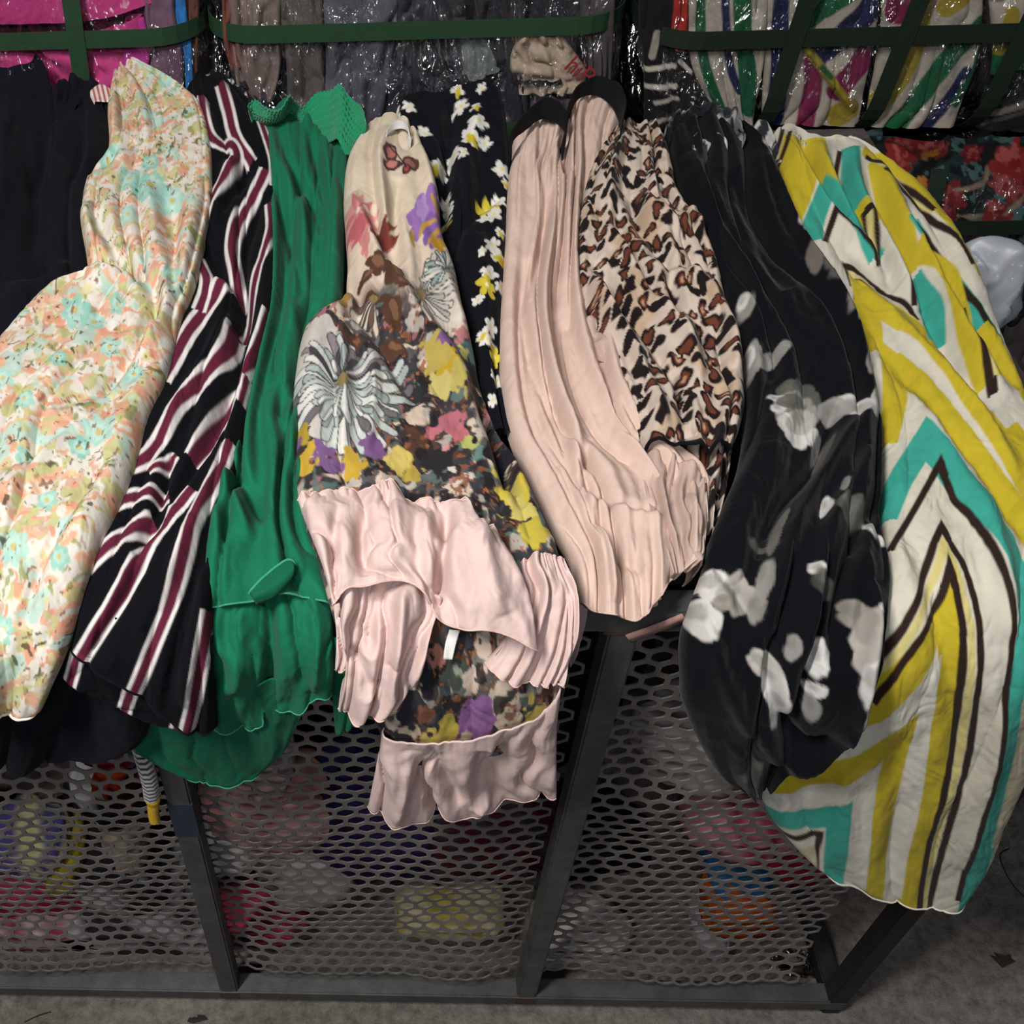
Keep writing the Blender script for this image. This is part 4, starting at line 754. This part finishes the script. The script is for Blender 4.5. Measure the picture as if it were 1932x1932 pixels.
M_FILM = film_mat('stretch_film', refl=.20, bump=.75, scale=14, rough=.12); M_FILMG = film_mat('stretch_film_wrinkled', refl=.42, bump=1.0, scale=15, rough=.13)
M_STRAP = cloth_mat('green_strap', h2l('24402b'), rough=.55, sheen=0, bump=.2, spec=.4)
M_STRAPD = cloth_mat('dark_green_strap', h2l('16251a'), rough=.55, sheen=0, bump=.2, spec=.4)

def rounded_box(x0, x1, y0, y1, z0, z1, r, n=(48, 14, 30), wob=.006, seed=0, pinch_x=(), pinch_z=(), puff=.02):
    """closed shell of a packed bale: rounded, puffed between its straps"""
    c = np.array([(x0+x1)/2, (y0+y1)/2, (z0+z1)/2]); hlf = np.array([(x1-x0)/2, (y1-y0)/2, (z1-z0)/2])
    V = []; F = []; base = 0
    for ax in range(3):
        for sg in (-1, 1):
            a, b = [(1, 2), (2, 0), (0, 1)][ax]
            ga, gb = np.meshgrid(np.linspace(-1, 1, n[a]), np.linspace(-1, 1, n[b]), indexing='ij')
            P = np.zeros(ga.shape+(3,)); P[..., ax] = sg; P[..., a] = ga; P[..., b] = gb
            V.append(P.reshape(-1, 3)); idx = base+np.arange(ga.size).reshape(ga.shape)
            f = np.stack([idx[:-1, :-1], idx[1:, :-1], idx[1:, 1:], idx[:-1, 1:]], -1).reshape(-1, 4)
            F.append(f if sg > 0 else f[:, ::-1]); base += ga.size
    V = np.concatenate(V)*hlf; F = np.concatenate(F)
    inner = np.clip(V, -(hlf-r), hlf-r); d = V-inner; L = np.linalg.norm(d, axis=1)[:, None]+1e-9
    P = inner+d/L*r; nrm = d/L
    W = P+c
    pin = np.zeros(len(W))
    for px in pinch_x: pin = np.maximum(pin, np.exp(-((W[:, 0]-px)/.035)**2))
    for pz in pinch_z: pin = np.maximum(pin, np.exp(-((W[:, 2]-pz)/.028)**2))
    k = puff*(1-pin)+(fbm(W[:, 0]*16+W[:, 1]*9, W[:, 2]*13, seed)-.5)*2*wob
    return W+nrm*k[:, None], F
def strap_loop(name, axis, at, x0, x1, y0, y1, z0, z1, r, w, mat, parent, lean=0.0):
    """a flat band round the bale; axis 'z' = level band, 'x' = upright band"""
    if axis == 'z': A = (x0, x1, y0, y1)
    else: A = (z0, z1, y0, y1)
    pts = []
    for (cx, cy, a0) in ((A[1]-r, A[3]-r, 0), (A[0]+r, A[3]-r, 90), (A[0]+r, A[2]+r, 180), (A[1]-r, A[2]+r, 270)):
        for k in range(7):
            a = math.radians(a0+k*15); pts.append((cx+r*math.cos(a), cy+r*math.sin(a)))
    V = []; n = len(pts)
    for (p, q) in pts:
        for s_ in (-1, 1):
            V.append((p, q, at+s_*w/2+lean*(p-(A[0]+A[1])/2)) if axis == 'z' else (at+s_*w/2+lean*(p-(A[0]+A[1])/2), q, p))
    F = [(2*i, 2*((i+1) % n), 2*((i+1) % n)+1, 2*i+1) for i in range(n)]
    o = mesh_np(name, V, F, mat, parent, False); md = o.modifiers.new('thickness', 'SOLIDIFY'); md.thickness = .001; md.offset = 0
    return o
def bale(name, label, x0, x1, Y, dep, z0, z1, xs, zs, core, film, strap, leanx=0.0, seed=0, r=.07):
    e = empty(name, ((x0+x1)/2, Y+dep/2, z0)); tag(e, label, 'bale', 'wrapped clothing bales behind the cage')
    V, F = rounded_box(x0, x1, Y+.012, Y+dep, z0+.02, z1-.02, r, wob=.008, seed=seed, pinch_x=xs, pinch_z=zs, puff=.0)
    mesh_np('packed_clothes', V, F, core, e)
    V, F = rounded_box(x0-.012, x1+.012, Y-.022, Y+dep+.012, z0+.004, z1-.004, r, wob=.006, seed=seed+4, pinch_x=xs, pinch_z=zs, puff=.012, n=(90, 14, 60))
    mesh_np('film_wrap', V, F, film, e)
    for zz in zs: strap_loop('strap', 'z', zz, x0-.018, x1+.018, Y-.031, Y+dep+.02, z0, z1, r, .023, strap, e)
    for xx in xs: strap_loop('strap', 'x', xx, x0, x1, Y-.033, Y+dep+.02, z0-.002, z1, r, .023, strap, e, leanx)
    return e
def packed(e, base, rows, mat, h=(.006, .006), bulge=.008, auto=((.003, 5, 3, 3, -1),), step=3.5, paint=None, name='folded_garment', under=.015, strokes=()):
    c = Cloth(rows, lift=h, bulge=bulge, auto=auto, step=step, base=base, under=under, floor=-.04, strokes=strokes)
    if paint: paint(c)
    return c.build(name, mat, e)
def plain(col, **k): return cloth_mat('cloth_'+col, h2l(col), rough=.85, sheen=.04, bump=.15, crinkle=.15, **k)
M_ATT = cloth_mat('packed_print', attr=True, rough=.85, sheen=.03, bump=.12, crinkle=.12)

# magenta bale
P1 = Plane(1.46)
e = bale('magenta_bale', 'film-wrapped bale of magenta and mauve clothes with green straps, at top left', -1.02, -.238, 1.46, .5, .42, 1.20, [-.395, -.75], [.955], plain('4a2f3a'), M_FILM, M_STRAP, .06, 1)
packed(e, P1, [[(-330,-330),(310,-330)],[(-330,-100),(300,-110)],[(-330,40),(120,40),(300,0)]], plain('b33a72'), auto=[(.006, 4, 5, 2, -1)])
packed(e, P1, [[(-330,60),(140,55),(270,25)],[(-330,130),(275,120)],[(-330,240),(260,250)]], plain('bd4079'), auto=[(.006, 6, 4, 5, -1)], strokes=[(-.008, 6, [(60,70),(90,120),(130,200)]), (-.006, 5, [(150,80),(200,140)])])
packed(e, P1, [[(238,40),(272,30)],[(232,110),(284,95)],[(226,150),(250,160),(276,150)]], plain('b83a8c'), h=(.012, .012), bulge=.003, name='flat_garment', auto=[(.001, 2, 2, 1, 0)])
packed(e, P1, [[(276,-120),(330,-140)],[(272,20),(330,10)],[(280,100),(345,90)],[(284,190),(345,180)]], plain('6d5160'), auto=[(.006, 4, 2, 7, -1)])
packed(e, P1, [[(322,-100),(345,-110)],[(325,20),(352,15)],[(345,90),(362,85)],[(350,165),(366,160)]], plain('2c6ea8'), h=(.0, .0), bulge=.006)
packed(e, P1, [[(345,-100),(372,-110)],[(352,20),(376,15)],[(362,90),(374,85)],[(366,165),(374,160)]], plain('5a3a32'), h=(-.01, -.01), bulge=.006)
# charcoal bale
e = bale('charcoal_bale', 'film-wrapped bale of grey and taupe clothes with a beige bundle, top centre', -.200, .318, 1.46, .5, .42, 1.20, [], [.955, .815], plain('26262b'), M_FILMG, M_STRAP, 0, 2)
for rows, col in [([[(425,-150),(530,-150)],[(430,30),(530,40)],[(440,110),(530,120)],[(450,190),(520,180)]], '6f6058'), ([[(528,-150),(600,-150)],[(530,40),(610,40)],[(540,120),(610,120)],[(545,230),(615,230)]], '524a44'), ([[(420,-100),(445,-100)],[(420,60),(445,60)],[(435,130),(455,125)]], '6b4038'),
                  ([[(605,-150),(760,-150)],[(612,45),(750,45)],[(615,120),(740,120)],[(610,240),(720,240)]], '4c4b52'), ([[(745,-150),(880,-150)],[(750,40),(880,40)],[(735,130),(880,120)],[(715,240),(900,240)]], '333138'), ([[(430,140),(480,150)],[(430,180),(520,190)],[(430,250),(540,250)]], '25262e'),
                  ([[(880,-150),(1000,-150)],[(900,30),(990,30)],[(930,110),(985,110)],[(940,240),(1000,240)]], '26252c'), ([[(1090,-150),(1160,-150)],[(1095,20),(1160,20)],[(1110,100),(1155,100)],[(1100,240),(1150,240)]], '453f40'), ([[(770,120),(870,110)],[(750,160),(900,150)],[(740,240),(920,240)]], '1f1f25'), ([[(1000,180),(1090,180)],[(1000,250),(1100,250)]], '4c3f42')]:
    packed(e, P1, rows, plain(col), auto=[(.007, 5, 3, len(col)+rows[0][0][0] % 17, -1)], bulge=.01)
packed(e, P1, [[(862,40),(905,35)],[(870,90),(932,100)],[(872,160),(920,142),(944,132)]], plain('656b66'), h=(.014, .014), bulge=.003)
be = packed(e, P1, [[(988,48),(1025,38),(1058,62)],[(968,90),(1085,100)],[(962,130),(1108,140)],[(975,172),(1080,172)]], plain('a5917c'), h=(.012, .012), auto=[(.005, 6, 4, 9, -1), (.003, 8, 8, 4, 0)], bulge=.012, name='beige_garment')
packed(e, P1, [[(965,150),(1060,152)],[(965,158),(1060,160)]], plain('1a1a1e'), h=(.03, .03), bulge=.002, name='black_drawcord', step=2)
tcu = bpy.data.curves.new('printed_letters', 'FONT'); tcu.body = 'hiP'; tcu.size = .034; tcu.extrude = .0004
tmp = bpy.data.objects.new('letters_tmp', tcu); COL.objects.link(tmp); bpy.context.view_layer.update()
lm = bpy.data.meshes.new_from_object(tmp.evaluated_get(bpy.context.evaluated_depsgraph_get())); bpy.data.objects.remove(tmp)
to = bpy.data.objects.new('printed_letters', lm); COL.objects.link(to); lm.materials.clear(); lm.materials.append(plain('8a2a32'))
to.location = on_y(np.array(1062.), np.array(128.), 1.426); to.rotation_euler = (math.radians(90), math.radians(38), 0)
to.parent = be
# striped bale on top, right
P2 = Plane(1.44)
e = bale('striped_bale', 'film-wrapped bale of white clothes with green, yellow and pink stripes, top right', .372, 1.12, 1.44, .5, .792, 1.36, [.545, .682, .826], [.940], plain('2a2624'), M_FILM, M_STRAPD, .05, 3)
def paint(base, ss):
    def f(c):
        c.fill(base)
        for col, hw, pts in ss: c.stripe(col, hw, pts, 1.5)
    return f
GN, NV, YL, PK, CRM = '175032', '1c2040', '8f7c2a', '6e1e40', 'a3988a'  # bale colours darkened to stand in for weaker light on the right
packed(e, P2, [[(1300,-120),(1450,-120)],[(1296,30),(1448,30)],[(1302,120),(1440,120)],[(1345,200),(1425,205)],[(1390,232),(1420,236)]], M_ATT, paint=paint(CRM, [(GN, 10, [(1322,-60),(1320,50),(1328,120),(1362,215)]), (NV, 8, [(1365,-60),(1370,70),(1378,130),(1392,165)]), (GN, 17, [(1395,-60),(1400,60),(1408,130),(1412,200)]), ('b8a88e', 5, [(1440,60),(1430,180)])]), step=2.6)
packed(e, P2, [[(1440,-120),(1660,-120)],[(1440,40),(1655,40)],[(1440,130),(1640,120)],[(1436,230),(1620,235)]], M_ATT, paint=paint(CRM, [(NV, 16, [(1475,-80),(1468,80),(1462,200),(1450,235)]), (PK, 17, [(1528,110),(1530,160),(1512,240)]), (GN, 22, [(1520,30),(1590,-20),(1660,-80)]), (NV, 22, [(1545,95),(1580,70),(1640,10)]), (PK, 20, [(1575,165),(1615,120),(1650,70)]), (YL, 9, [(1498,60),(1560,140),(1605,200)]), (YL, 20, [(1575,215),(1600,200)]), (GN, 5, [(1545,118),(1560,135)])]), step=2.6, strokes=[(.01, 10, [(1500,60),(1560,140),(1610,205)])])
packed(e, P2, [[(1662,-120),(1850,-120)],[(1662,40),(1852,40)],[(1650,120),(1840,120)],[(1630,236),(1800,236)]], M_ATT, paint=paint(CRM, [(YL, 19, [(1745,-60),(1730,60),(1700,130),(1655,190)]), (GN, 17, [(1850,40),(1790,100),(1730,180),(1680,240)]), (NV, 10, [(1820,130),(1780,190),(1740,240)]), (PK, 24, [(1700,-60),(1690,20)]), (GN, 10, [(1850,60),(1838,130),(1800,190)]), (YL, 18, [(1780,10),(1820,-20)])]), step=2.6)
packed(e, P2, [[(1856,-120),(2100,-120)],[(1868,40),(2100,40)],[(1872,90),(2100,90)],[(1868,140),(1932,125),(2100,100)]], M_ATT, paint=paint(CRM, [(YL, 14, [(1905,20),(1885,90),(1870,120)]), (GN, 20, [(1860,125),(1930,110),(2000,80)]), (YL, 16, [(1950,-20),(2000,60)])]), step=3)
packed(e, P2, [[(1862,150),(2100,110)],[(1850,190),(2100,180)],[(1840,240),(2100,250)]], M_ATT, paint=paint('17181b', [('6f675e', 6, [(1830,215),(1880,205),(1930,190)]), ('4b4540', 4, [(1850,230),(1940,200)])]), step=3.5)
packed(e, P2, [[(1210,-120),(1300,-120)],[(1205,20),(1298,20)],[(1212,100),(1300,100)],[(1215,160),(1330,180)],[(1215,240),(1390,240)]], M_ATT, paint=paint('1a1719', [('9c2f25', 20, [(1290,-20),(1285,50)]), ('a8432f', 14, [(1265,70),(1285,80)]), ('bdb5a8', 5, [(1215,125),(1270,120)]), ('bdb5a8', 5, [(1212,160),(1272,158)]), ('a9a196', 4, [(1235,190),(1275,180)]), ('8d867c', 7, [(1238,60),(1228,100)]), ('b5ada2', 4, [(1280,110),(1300,130)]), ('8f887d', 4, [(1210,240),(1250,220),(1275,225)])]), step=2.8)
# rose print bale below it
P3 = Plane(1.43)
e = bale('rose_bale', 'film-wrapped bale of dark clothes printed with red roses, behind the zigzag skirt', .662, 1.35, 1.43, .5, .0, .762, [.755, .95], [.665, .46], plain('15181a'), M_FILM, M_STRAPD, .10, 4)
def roses(c):
    c.fill('15191b'); c.put(sstep(.52, .6, fbm(c.bx/40, c.by/40, 4)), '1d3233'); c.put(sstep(.66, .7, fbm(c.bx/22, c.by/22, 9))*.8, '4c6a68')
    for k, (x, y, r) in enumerate([(1700,280,30), (1745,270,26), (1770,275,18), (1905,300,38), (1830,285,20), (1890,345,26), (1790,370,28), (1780,400,24), (1915,360,24), (1880,395,26), (1740,350,18), (1700,310,16), (1850,440,26), (1890,485,26), (1840,530,20), (1960,420,30), (1870,520,18), (1950,300,30), (1715,395,16)]):
        c.blob(['7a2424', '6a1c27', '86302b'][k % 3], x, y, r, 7, .25, k, wob=.4); c.blob('9a4a46', x-r*.1, y-r*.2, r*.55, 6, .4, k, wob=.5); c.blob('7a1c22', x+r*.1, y, r*.3, 5, .4, k, wob=.5)
    for q in ([(1860,310),(1855,340),(1820,350),(1800,355)], [(1890,400),(1920,370),(1932,350)], [(1805,405),(1850,400)], [(1735,285),(1745,300)], [(1910,480),(1935,465)]): c.stripe('8d7c62', [2, 6, 2], q, wob=4)
    for (x, y) in [(1742,285), (1755,280), (1738,340), (1745,360)]: c.blob('b0702c', x, y, 9, 4, .4, x)
packed(e, P3, [[(1625,252),(2150,252)],[(1640,340),(2150,340)],[(1660,420),(2150,420)],[(1700,540),(2150,540)],[(1720,640),(2150,640)]], M_ATT, paint=roses, step=2.8, auto=[(.008, 6, 5, 3, -1)], bulge=.012)
packed(e, P3, [[(1800,560),(2150,545)],[(1820,700),(2150,700)],[(1860,820),(2150,820)]], plain('141314'), h=(.012, .012), auto=[(.008, 4, 4, 6, -1)], name='black_garment')
packed(e, P3, [[(1895,610),(1932,590),(2000,600)],[(1890,680),(2000,700)],[(1900,770),(2000,800)]], plain('4a4344'), h=(.03, .03), auto=[(.01, 4, 4, 8, -1)], name='grey_garment')

# ------------------------------------------------------------------ clothes stored inside the cage
def bundle(name, label, x, y, z, rx, ry, rz, mat, seed, cat='clothes', sub=4, amp=.22, paint=None, grp='clothes stored inside the cage'):
    bm = bmesh.new(); bmesh.ops.create_icosphere(bm, subdivisions=sub, radius=1)
    V = np.array([v.co[:] for v in bm.verts]); F = np.array([[v.index for v in f.verts] for f in bm.faces]); bm.free()
    s_ = seed*3.7; n1 = fbm(V[:, 0]*2.2+s_, V[:, 2]*2.2+V[:, 1]*1.3, seed, 2); n2 = np.abs(vn(V[:, 0]*4+V[:, 1]*2+s_, V[:, 2]*4-V[:, 1]*3, seed+7)*2-1)
    k = 1+amp*(n1-.5)*2+amp*.7*(n2-.4)
    e2 = np.sign(V)*np.abs(V)**.8
    P = e2*k[:, None]*np.array([rx, ry, rz])+np.array([x, y, z])
    P[:, 2] = np.maximum(P[:, 2], z-rz*.92 if z-rz > .02 else .004)
    P[:, 1] = np.maximum(P[:, 1], YM+.024)
    col = None
    if paint is not None: col = paint(P)*.72  # cloth colours darkened to stand in for shade inside the cage
    o = mesh_np(name, P, F, mat, None, True, col); return tag(o, label, cat, grp)
M_ATT2 = cloth_mat('stored_cloth', attr=True, rough=.9, sheen=0, bump=.12, crinkle=.2)
m_sack = cloth_mat('black_sack', h2l('08080a'), rough=.6, sheen=0, bump=.2, spec=.3)
for i, (x, w, hgt, wd) in enumerate([(-.70, .135, .36, 'far left'), (-.40, .135, .36, 'left'), (-.08, .155, .36, 'middle'), (.25, .145, .35, 'right')]):
    bundle('dark_fill_sack', f'tall black sack added to darken the {wd} bay of the cage', x, 1.02, hgt, w, .19, hgt, m_sack, 20+i, 'sack', 5, .12, grp='added black sacks inside the cage')  # sacks added to keep the inside of the cage dark
for i, (x, w, wd) in enumerate([(-.66, .13, 'far left'), (-.36, .15, 'left'), (-.08, .11, 'middle'), (.11, .09, 'narrow middle'), (.31, .10, 'right')]):
    bundle('dark_fill_heap', f'low heap of black cloth added to darken the floor of the {wd} bay', x, YM+.20, .045, w*.9, .06, .055, m_sack, 30+i, 'clothes', 4, .2, grp='added black cloth heaps inside the cage')  # heaps added so the floor behind the mesh looks dark
def two(c1, c2, sc=22, sd=1, th=.52):
    def f(P):
        m_ = sstep(th-.03, th+.03, fbm(P[:, 0]*sc+P[:, 1]*7, P[:, 2]*sc, sd))[:, None]; return h2l(c1)*(1-m_)+h2l(c2)*m_
    return f
def band(c1, c2, w=.03, ang=0.0):
    def f(P):
        t_ = (P[:, 0]*math.cos(ang)+P[:, 2]*math.sin(ang))/w; m_ = sstep(.45, .55, np.abs((t_ % 1)-.5)*2)[:, None]; return h2l(c1)*(1-m_)+h2l(c2)*m_
    return f
for i, (px, py, rx, rz, pt, nm, lb) in enumerate([
    (235,1470,.045,.03, two('c9411f','2a1614'), 'red_blouse', 'small orange-red garment behind the left mesh beside the striped cord'),
    (215,1405,.05,.03, two('8c2630','5f7f97'), 'red_shirt', 'red and light blue garment high behind the left mesh'),
    (215,1520,.065,.055, two('d6d6d8','1d1c20',18), 'white_shirt', 'white and black garment in the upper left bay behind the mesh'),
    (235,1600,.03,.06, two('b9a48e','cbb9a2'), 'tan_shirt', 'tan garment strip behind the left mesh below the yellow toggle'),
    (40,1690,.11,.075, two('a82c4e','c24a68'), 'crimson_shirt', 'crimson garment piled at the lower left behind the mesh'),
    (35,1615,.06,.03, two('5b5590','d2cf9a',30,3,.62), 'violet_shirt', 'violet garment above the crimson one at lower left'),
    (112,1645,.03,.035, two('b5a63a','a59428'), 'yellow_blouse', 'small yellow garment between crimson and white clothes at lower left'),
    (235,1690,.09,.075, two('cfcfd2','2a2a2e',22,5), 'white_black_shirt', 'white and black garment low behind the left mesh'),
    (70,1770,.12,.03, two('d9c6c6','b04a5e',16,7,.55), 'pale_pink_shirt', 'pale pink garment at the bottom left of the cage'),
    (250,1775,.13,.04, two('c6c4c6','3a383c',18,9,.5), 'grey_white_shirt', 'grey and white garment at the bottom of the left bay'),
    (520,1545,.10,.085, two('d99a94','e3b3aa'), 'coral_dress', 'coral pink garment behind the middle mesh below the green skirt'),
    (570,1660,.075,.075, two('cfc8c4','9a8f8a',14,2,.6), 'off_white_shirt', 'off-white garment in the middle bay under the coral one'),
    (420,1610,.05,.05, two('8f99a0','d6d6d6'), 'grey_blouse', 'grey garment behind the middle mesh next to the left leg'),
    (505,1460,.03,.04, two('d9d3cf','c9aba6'), 'white_scarf', 'small white garment just under the green lining'),
    (735,1560,.11,.17, two('37305f','2d2850'), 'indigo_dress', 'deep indigo garment behind the mesh below the pink ruffle'),
    (905,1590,.10,.11, band('611c33','4d4a50',.045,.5), 'burgundy_striped_shirt', 'burgundy and grey striped garment left of the middle leg'),
    (850,1755,.075,.022, two('c0b052','d8cba0'), 'yellow_scarf', 'yellow garment at the bottom of the middle bay'),
    (480,1765,.07,.03, two('b23c5c','3a2a2c',20,4,.55), 'raspberry_blouse', 'raspberry garment at the bottom beside the left leg'),
    (1330,1430,.07,.075, two('d3cac6','a8958a',16,3,.58), 'ivory_dress', 'ivory garment in the right bay under the black lily skirt'),
    (1410,1580,.075,.04, two('cf8b98','a83a50',20,6,.6), 'rose_blouse', 'rose pink garment in the right bay left of the zigzag hem'),
    (1510,1622,.07,.022, two('97202e','7e1a26'), 'red_scarf', 'red garment under the zigzag skirt hem'),
    (1400,1672,.045,.022, two('2f6a9a','27587f'), 'blue_blouse', 'blue garment low in the right bay'),
    (1405,1745,.05,.035, two('c05a24','a03c2a'), 'orange_blouse', 'orange garment at the bottom of the right bay'),
    (1345,1785,.025,.02, two('d0d0d2','b0b0b4'), 'white_cloth', 'scrap of white cloth beside the orange garment'),
    (1090,1800,.075,.025, two('cac6c2','8d8781',18,2,.55), 'cream_cloth', 'cream cloth at the bottom just right of the middle leg')]):
    yy = YM+.105 if py < 1735 else YM+.062
    P = on_y(np.array(float(px)), np.array(float(py)), yy-.03)
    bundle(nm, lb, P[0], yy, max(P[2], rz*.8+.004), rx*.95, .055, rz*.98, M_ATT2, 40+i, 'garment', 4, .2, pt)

# ------------------------------------------------------------------ small things
def ribbon(name, pts, Y, w, mat, parent=None, rx=.0008):
    P = np.array([on_y(np.array(float(a)), np.array(float(b)), Y) for a, b in pts]); P = catmull(P, np.linspace(0, len(P)-1, 24))
    T = np.gradient(P, axis=0); T /= np.linalg.norm(T, axis=1)[:, None]; N_ = np.cross(T, [0, 1, 0]); N_ /= np.linalg.norm(N_, axis=1)[:, None]
    V = np.concatenate([P-N_*w/2, P+N_*w/2]); n = len(P); F = [(i, i+1, n+i+1, n+i) for i in range(n-1)]
    o = mesh_np(name, V, F, mat, parent); md = o.modifiers.new('thickness', 'SOLIDIFY'); md.thickness = .0016
    return o
# striped drawcord with yellow toggle
e = empty('drawcord', tuple(on_y(np.array(265.), np.array(1375.), D0-.006))); tag(e, 'black and white striped drawcord with a yellow end, hanging by the left leg', 'cord')
P = np.array([on_y(np.array(float(a)), np.array(float(b)), D0-.008) for a, b in [(236,1345),(258,1385),(268,1420),(278,1455),(284,1480),(286,1502)]]); P = catmull(P, np.linspace(0, 5, 70))
an = np.arange(8)*math.pi/4
o = tube_line('cord', P, .0085, cloth_mat('cord_stripe', attr=True), e, 8)
a = o.data.color_attributes.new('Col', 'FLOAT_COLOR', 'POINT')
cc = np.ones((70, 8, 4), dtype=np.float32); sw = (np.arange(70) % 4 < 2)[:, None]; cc[..., :3] = np.where(sw[..., None], h2l('b9b9bb'), h2l('17171b')); a.data.foreach_set('color', cc.ravel())
P = np.array([on_y(np.array(float(a_)), np.array(float(b_)), D0-.008) for a_, b_ in [(285,1494),(289,1512),(289,1530),(292,1547)]]); P = catmull(P, np.linspace(0, 3, 20))
tube_line('yellow_sleeve', P, np.interp(np.arange(20), [0, 4, 7, 19], [.006, .0085, .0062, .0058]), cloth_mat('yellow_plastic', h2l('d0aa30'), rough=.5, sheen=0), e, 10)
for dx in (-5, 0, 6): ribbon('tassel_thread', [(292, 1546), (292+dx, 1556)], D0-.008, .003, plain('bdbdbf' if dx else '1a1a1e'), e)
# ribbons by the middle leg
o = ribbon('dusty_pink_belt', [(1185,1206),(1230,1190),(1292,1166)], D0-.004, .010, plain('a07c76')); tag(o, 'narrow dusty pink belt lying along the top rail by the black lily skirt', 'belt')
c = Cloth([[(1082,1130),(1108,1150)],[(1075,1180),(1102,1195)],[(1066,1230),(1090,1222)],[(1060,1262),(1076,1240)]], lift=(.008, .008, .008, .006), bulge=.004, step=3, auto=[(.004, 4, 1, 3, -1)])
o = c.build('mauve_scarf', cloth_mat('mauve_cloth', h2l('9d7f86'))); tag(o, 'folded mauve scarf end between the pink ruffle and the middle leg', 'scarf')
# blue clip on the back rail
pc = on_z(np.array(1425.), np.array(257.), TOPZ+.004)
e2 = bm_obj('blue_clip', box_bm(pc[0]-.009, pc[0]+.009, BACKY-.008, BACKY+t+.004, TOPZ-.018, TOPZ+.006, .003), cloth_mat('blue_plastic', h2l('343a7d'), rough=.5, sheen=0)); tag(e2, 'small blue clip on the back rail beside the black lily skirt', 'clip')
# navy tape band on the left leg (part of the cage)
pz = on_y(np.array(350.), np.array(1518.), D0)[2]; pz2 = on_y(np.array(365.), np.array(1578.), D0)[2]
bm_obj('navy_paint_band', box_bm(LEGX[1]-t/2-.0006, LEGX[1]+t/2+.0006, D0-.0006, D0+t+.0006, pz2, pz), steel_mat('navy_paint', h2l('252d3f'), h2l('2d3548'), .5, .2), cage)
# candy striped scrap behind the navy skirt
c = Cloth([[(170,185),(190,172),(212,180)],[(178,205),(214,206)]], lift=(.055, .05), bulge=.01, step=2, under=.03); c.fill('d9d2ce')
for k in range(5): c.stripe('a33a3e', 2, [(176+k*9, 172), (184+k*9, 206)])
o = c.build('candy_striped_scrap', M_ATT); tag(o, 'small red and white striped cloth poking out between navy and floral skirts', 'cloth')
# clear plastic bag at the right end
bm = bmesh.new(); bmesh.ops.create_icosphere(bm, subdivisions=5, radius=1); V = np.array([v.co[:] for v in bm.verts]); F = np.array([[v.index for v in f.verts] for f in bm.faces]); bm.free()
n1 = np.abs(vn(V[:, 0]*1.3+V[:, 1], V[:, 2]*1.5, 31)*2-1)+.3*np.abs(vn(V[:, 0]*3+V[:, 1], V[:, 2]*3.5, 33)*2-1); P = V*(1.1-.5*n1[:, None])*np.array([.06, .03, .085])+np.array([.668, 1.04, .795])
m_bag, nt_, b_ = nodes_of('milky_plastic'); b_.inputs['Base Color'].default_value = (*h2l('b9c1cb'), 1); b_.inputs['Roughness'].default_value = .35
tr_ = nt_.nodes.new('ShaderNodeBsdfTransparent'); ms_ = nt_.nodes.new('ShaderNodeMixShader'); ms_.inputs[0].default_value = .55
nt_.links.new(tr_.outputs[0], ms_.inputs[1]); nt_.links.new(b_.outputs[0], ms_.inputs[2]); nt_.links.new(ms_.outputs[0], nt_.nodes['Material Output'].inputs[0])
o = mesh_np('plastic_bag', P, F, m_bag); tag(o, 'crumpled milky plastic bag sticking out behind the zigzag skirt', 'plastic bag')
# litter on the floor
def floor_line(name, pts, r, mat, label, cat):
    P = np.array([on_z(np.array(float(a_)), np.array(float(b_)), .003) for a_, b_ in pts]); P = catmull(P, np.linspace(0, len(P)-1, 40)); P[:, 2] = r+.0005
    return tag(tube_line(name, P, r, mat), label, cat)
floor_line('loose_thread', [(1893,1553),(1905,1580),(1908,1598)], .0008, plain('8a8078'), 'short pale thread on the floor near the zigzag hem', 'thread')
floor_line('loose_thread', [(1905,1600),(1888,1612),(1896,1640),(1912,1668),(1932,1690)], .0008, plain('2a241e'), 'long dark looped thread on the floor at the right edge', 'thread')
floor_line('loose_thread', [(45,1928),(70,1916),(95,1908)], .0008, plain('2a241e'), 'dark thread on the floor at the bottom left corner', 'thread')
def scrap(name, label, px, py, size, mat, seed, cat):
    rsd = np.random.RandomState(seed); k = 9; c0 = on_z(np.array(float(px)), np.array(float(py)), 0.0)
    an = np.sort(rsd.rand(k))*2*math.pi; rr = size*rsd.uniform(.35, 1, k)
    V = [(c0[0], c0[1], .006)]+[(c0[0]+r_*math.cos(a_)*1.4, c0[1]+r_*math.sin(a_)*.7, .002+.006*rsd.rand()) for a_, r_ in zip(an, rr)]
    o = mesh_np(name, V, [(0, 1+i, 1+(i+1) % k) for i in range(k)], mat, None, False); md = o.modifiers.new('thickness', 'SOLIDIFY'); md.thickness = .0015
    return tag(o, label, cat)
scrap('dry_leaf', 'curled dark dry leaf on the concrete at right', 1890, 1815, .018, plain('3a2c26'), 1, 'leaf')
scrap('dry_leaf', 'small crumpled dark leaf at the bottom edge', 378, 1926, .014, plain('35302a'), 2, 'leaf')
for i, (x, y) in enumerate([(1475,1818), (1500,1830), (1525,1815), (1548,1838), (1492,1806), (1540,1808), (1560,1846)]):
    scrap('film_scrap', ['clear plastic film scrap in the corner of the cage floor', 'curl of plastic film under the right mesh', 'bright sliver of film near the corner leg', 'film scrap touching the bottom rail corner', 'film scrap furthest left under the right mesh', 'upper film scrap behind the corner leg', 'tiny film scrap tight in the cage corner'][i], x, y, .022, film_mat('scrap_film', refl=.08, tint=(.6, .6, .6)), 5+i, 'plastic scrap')
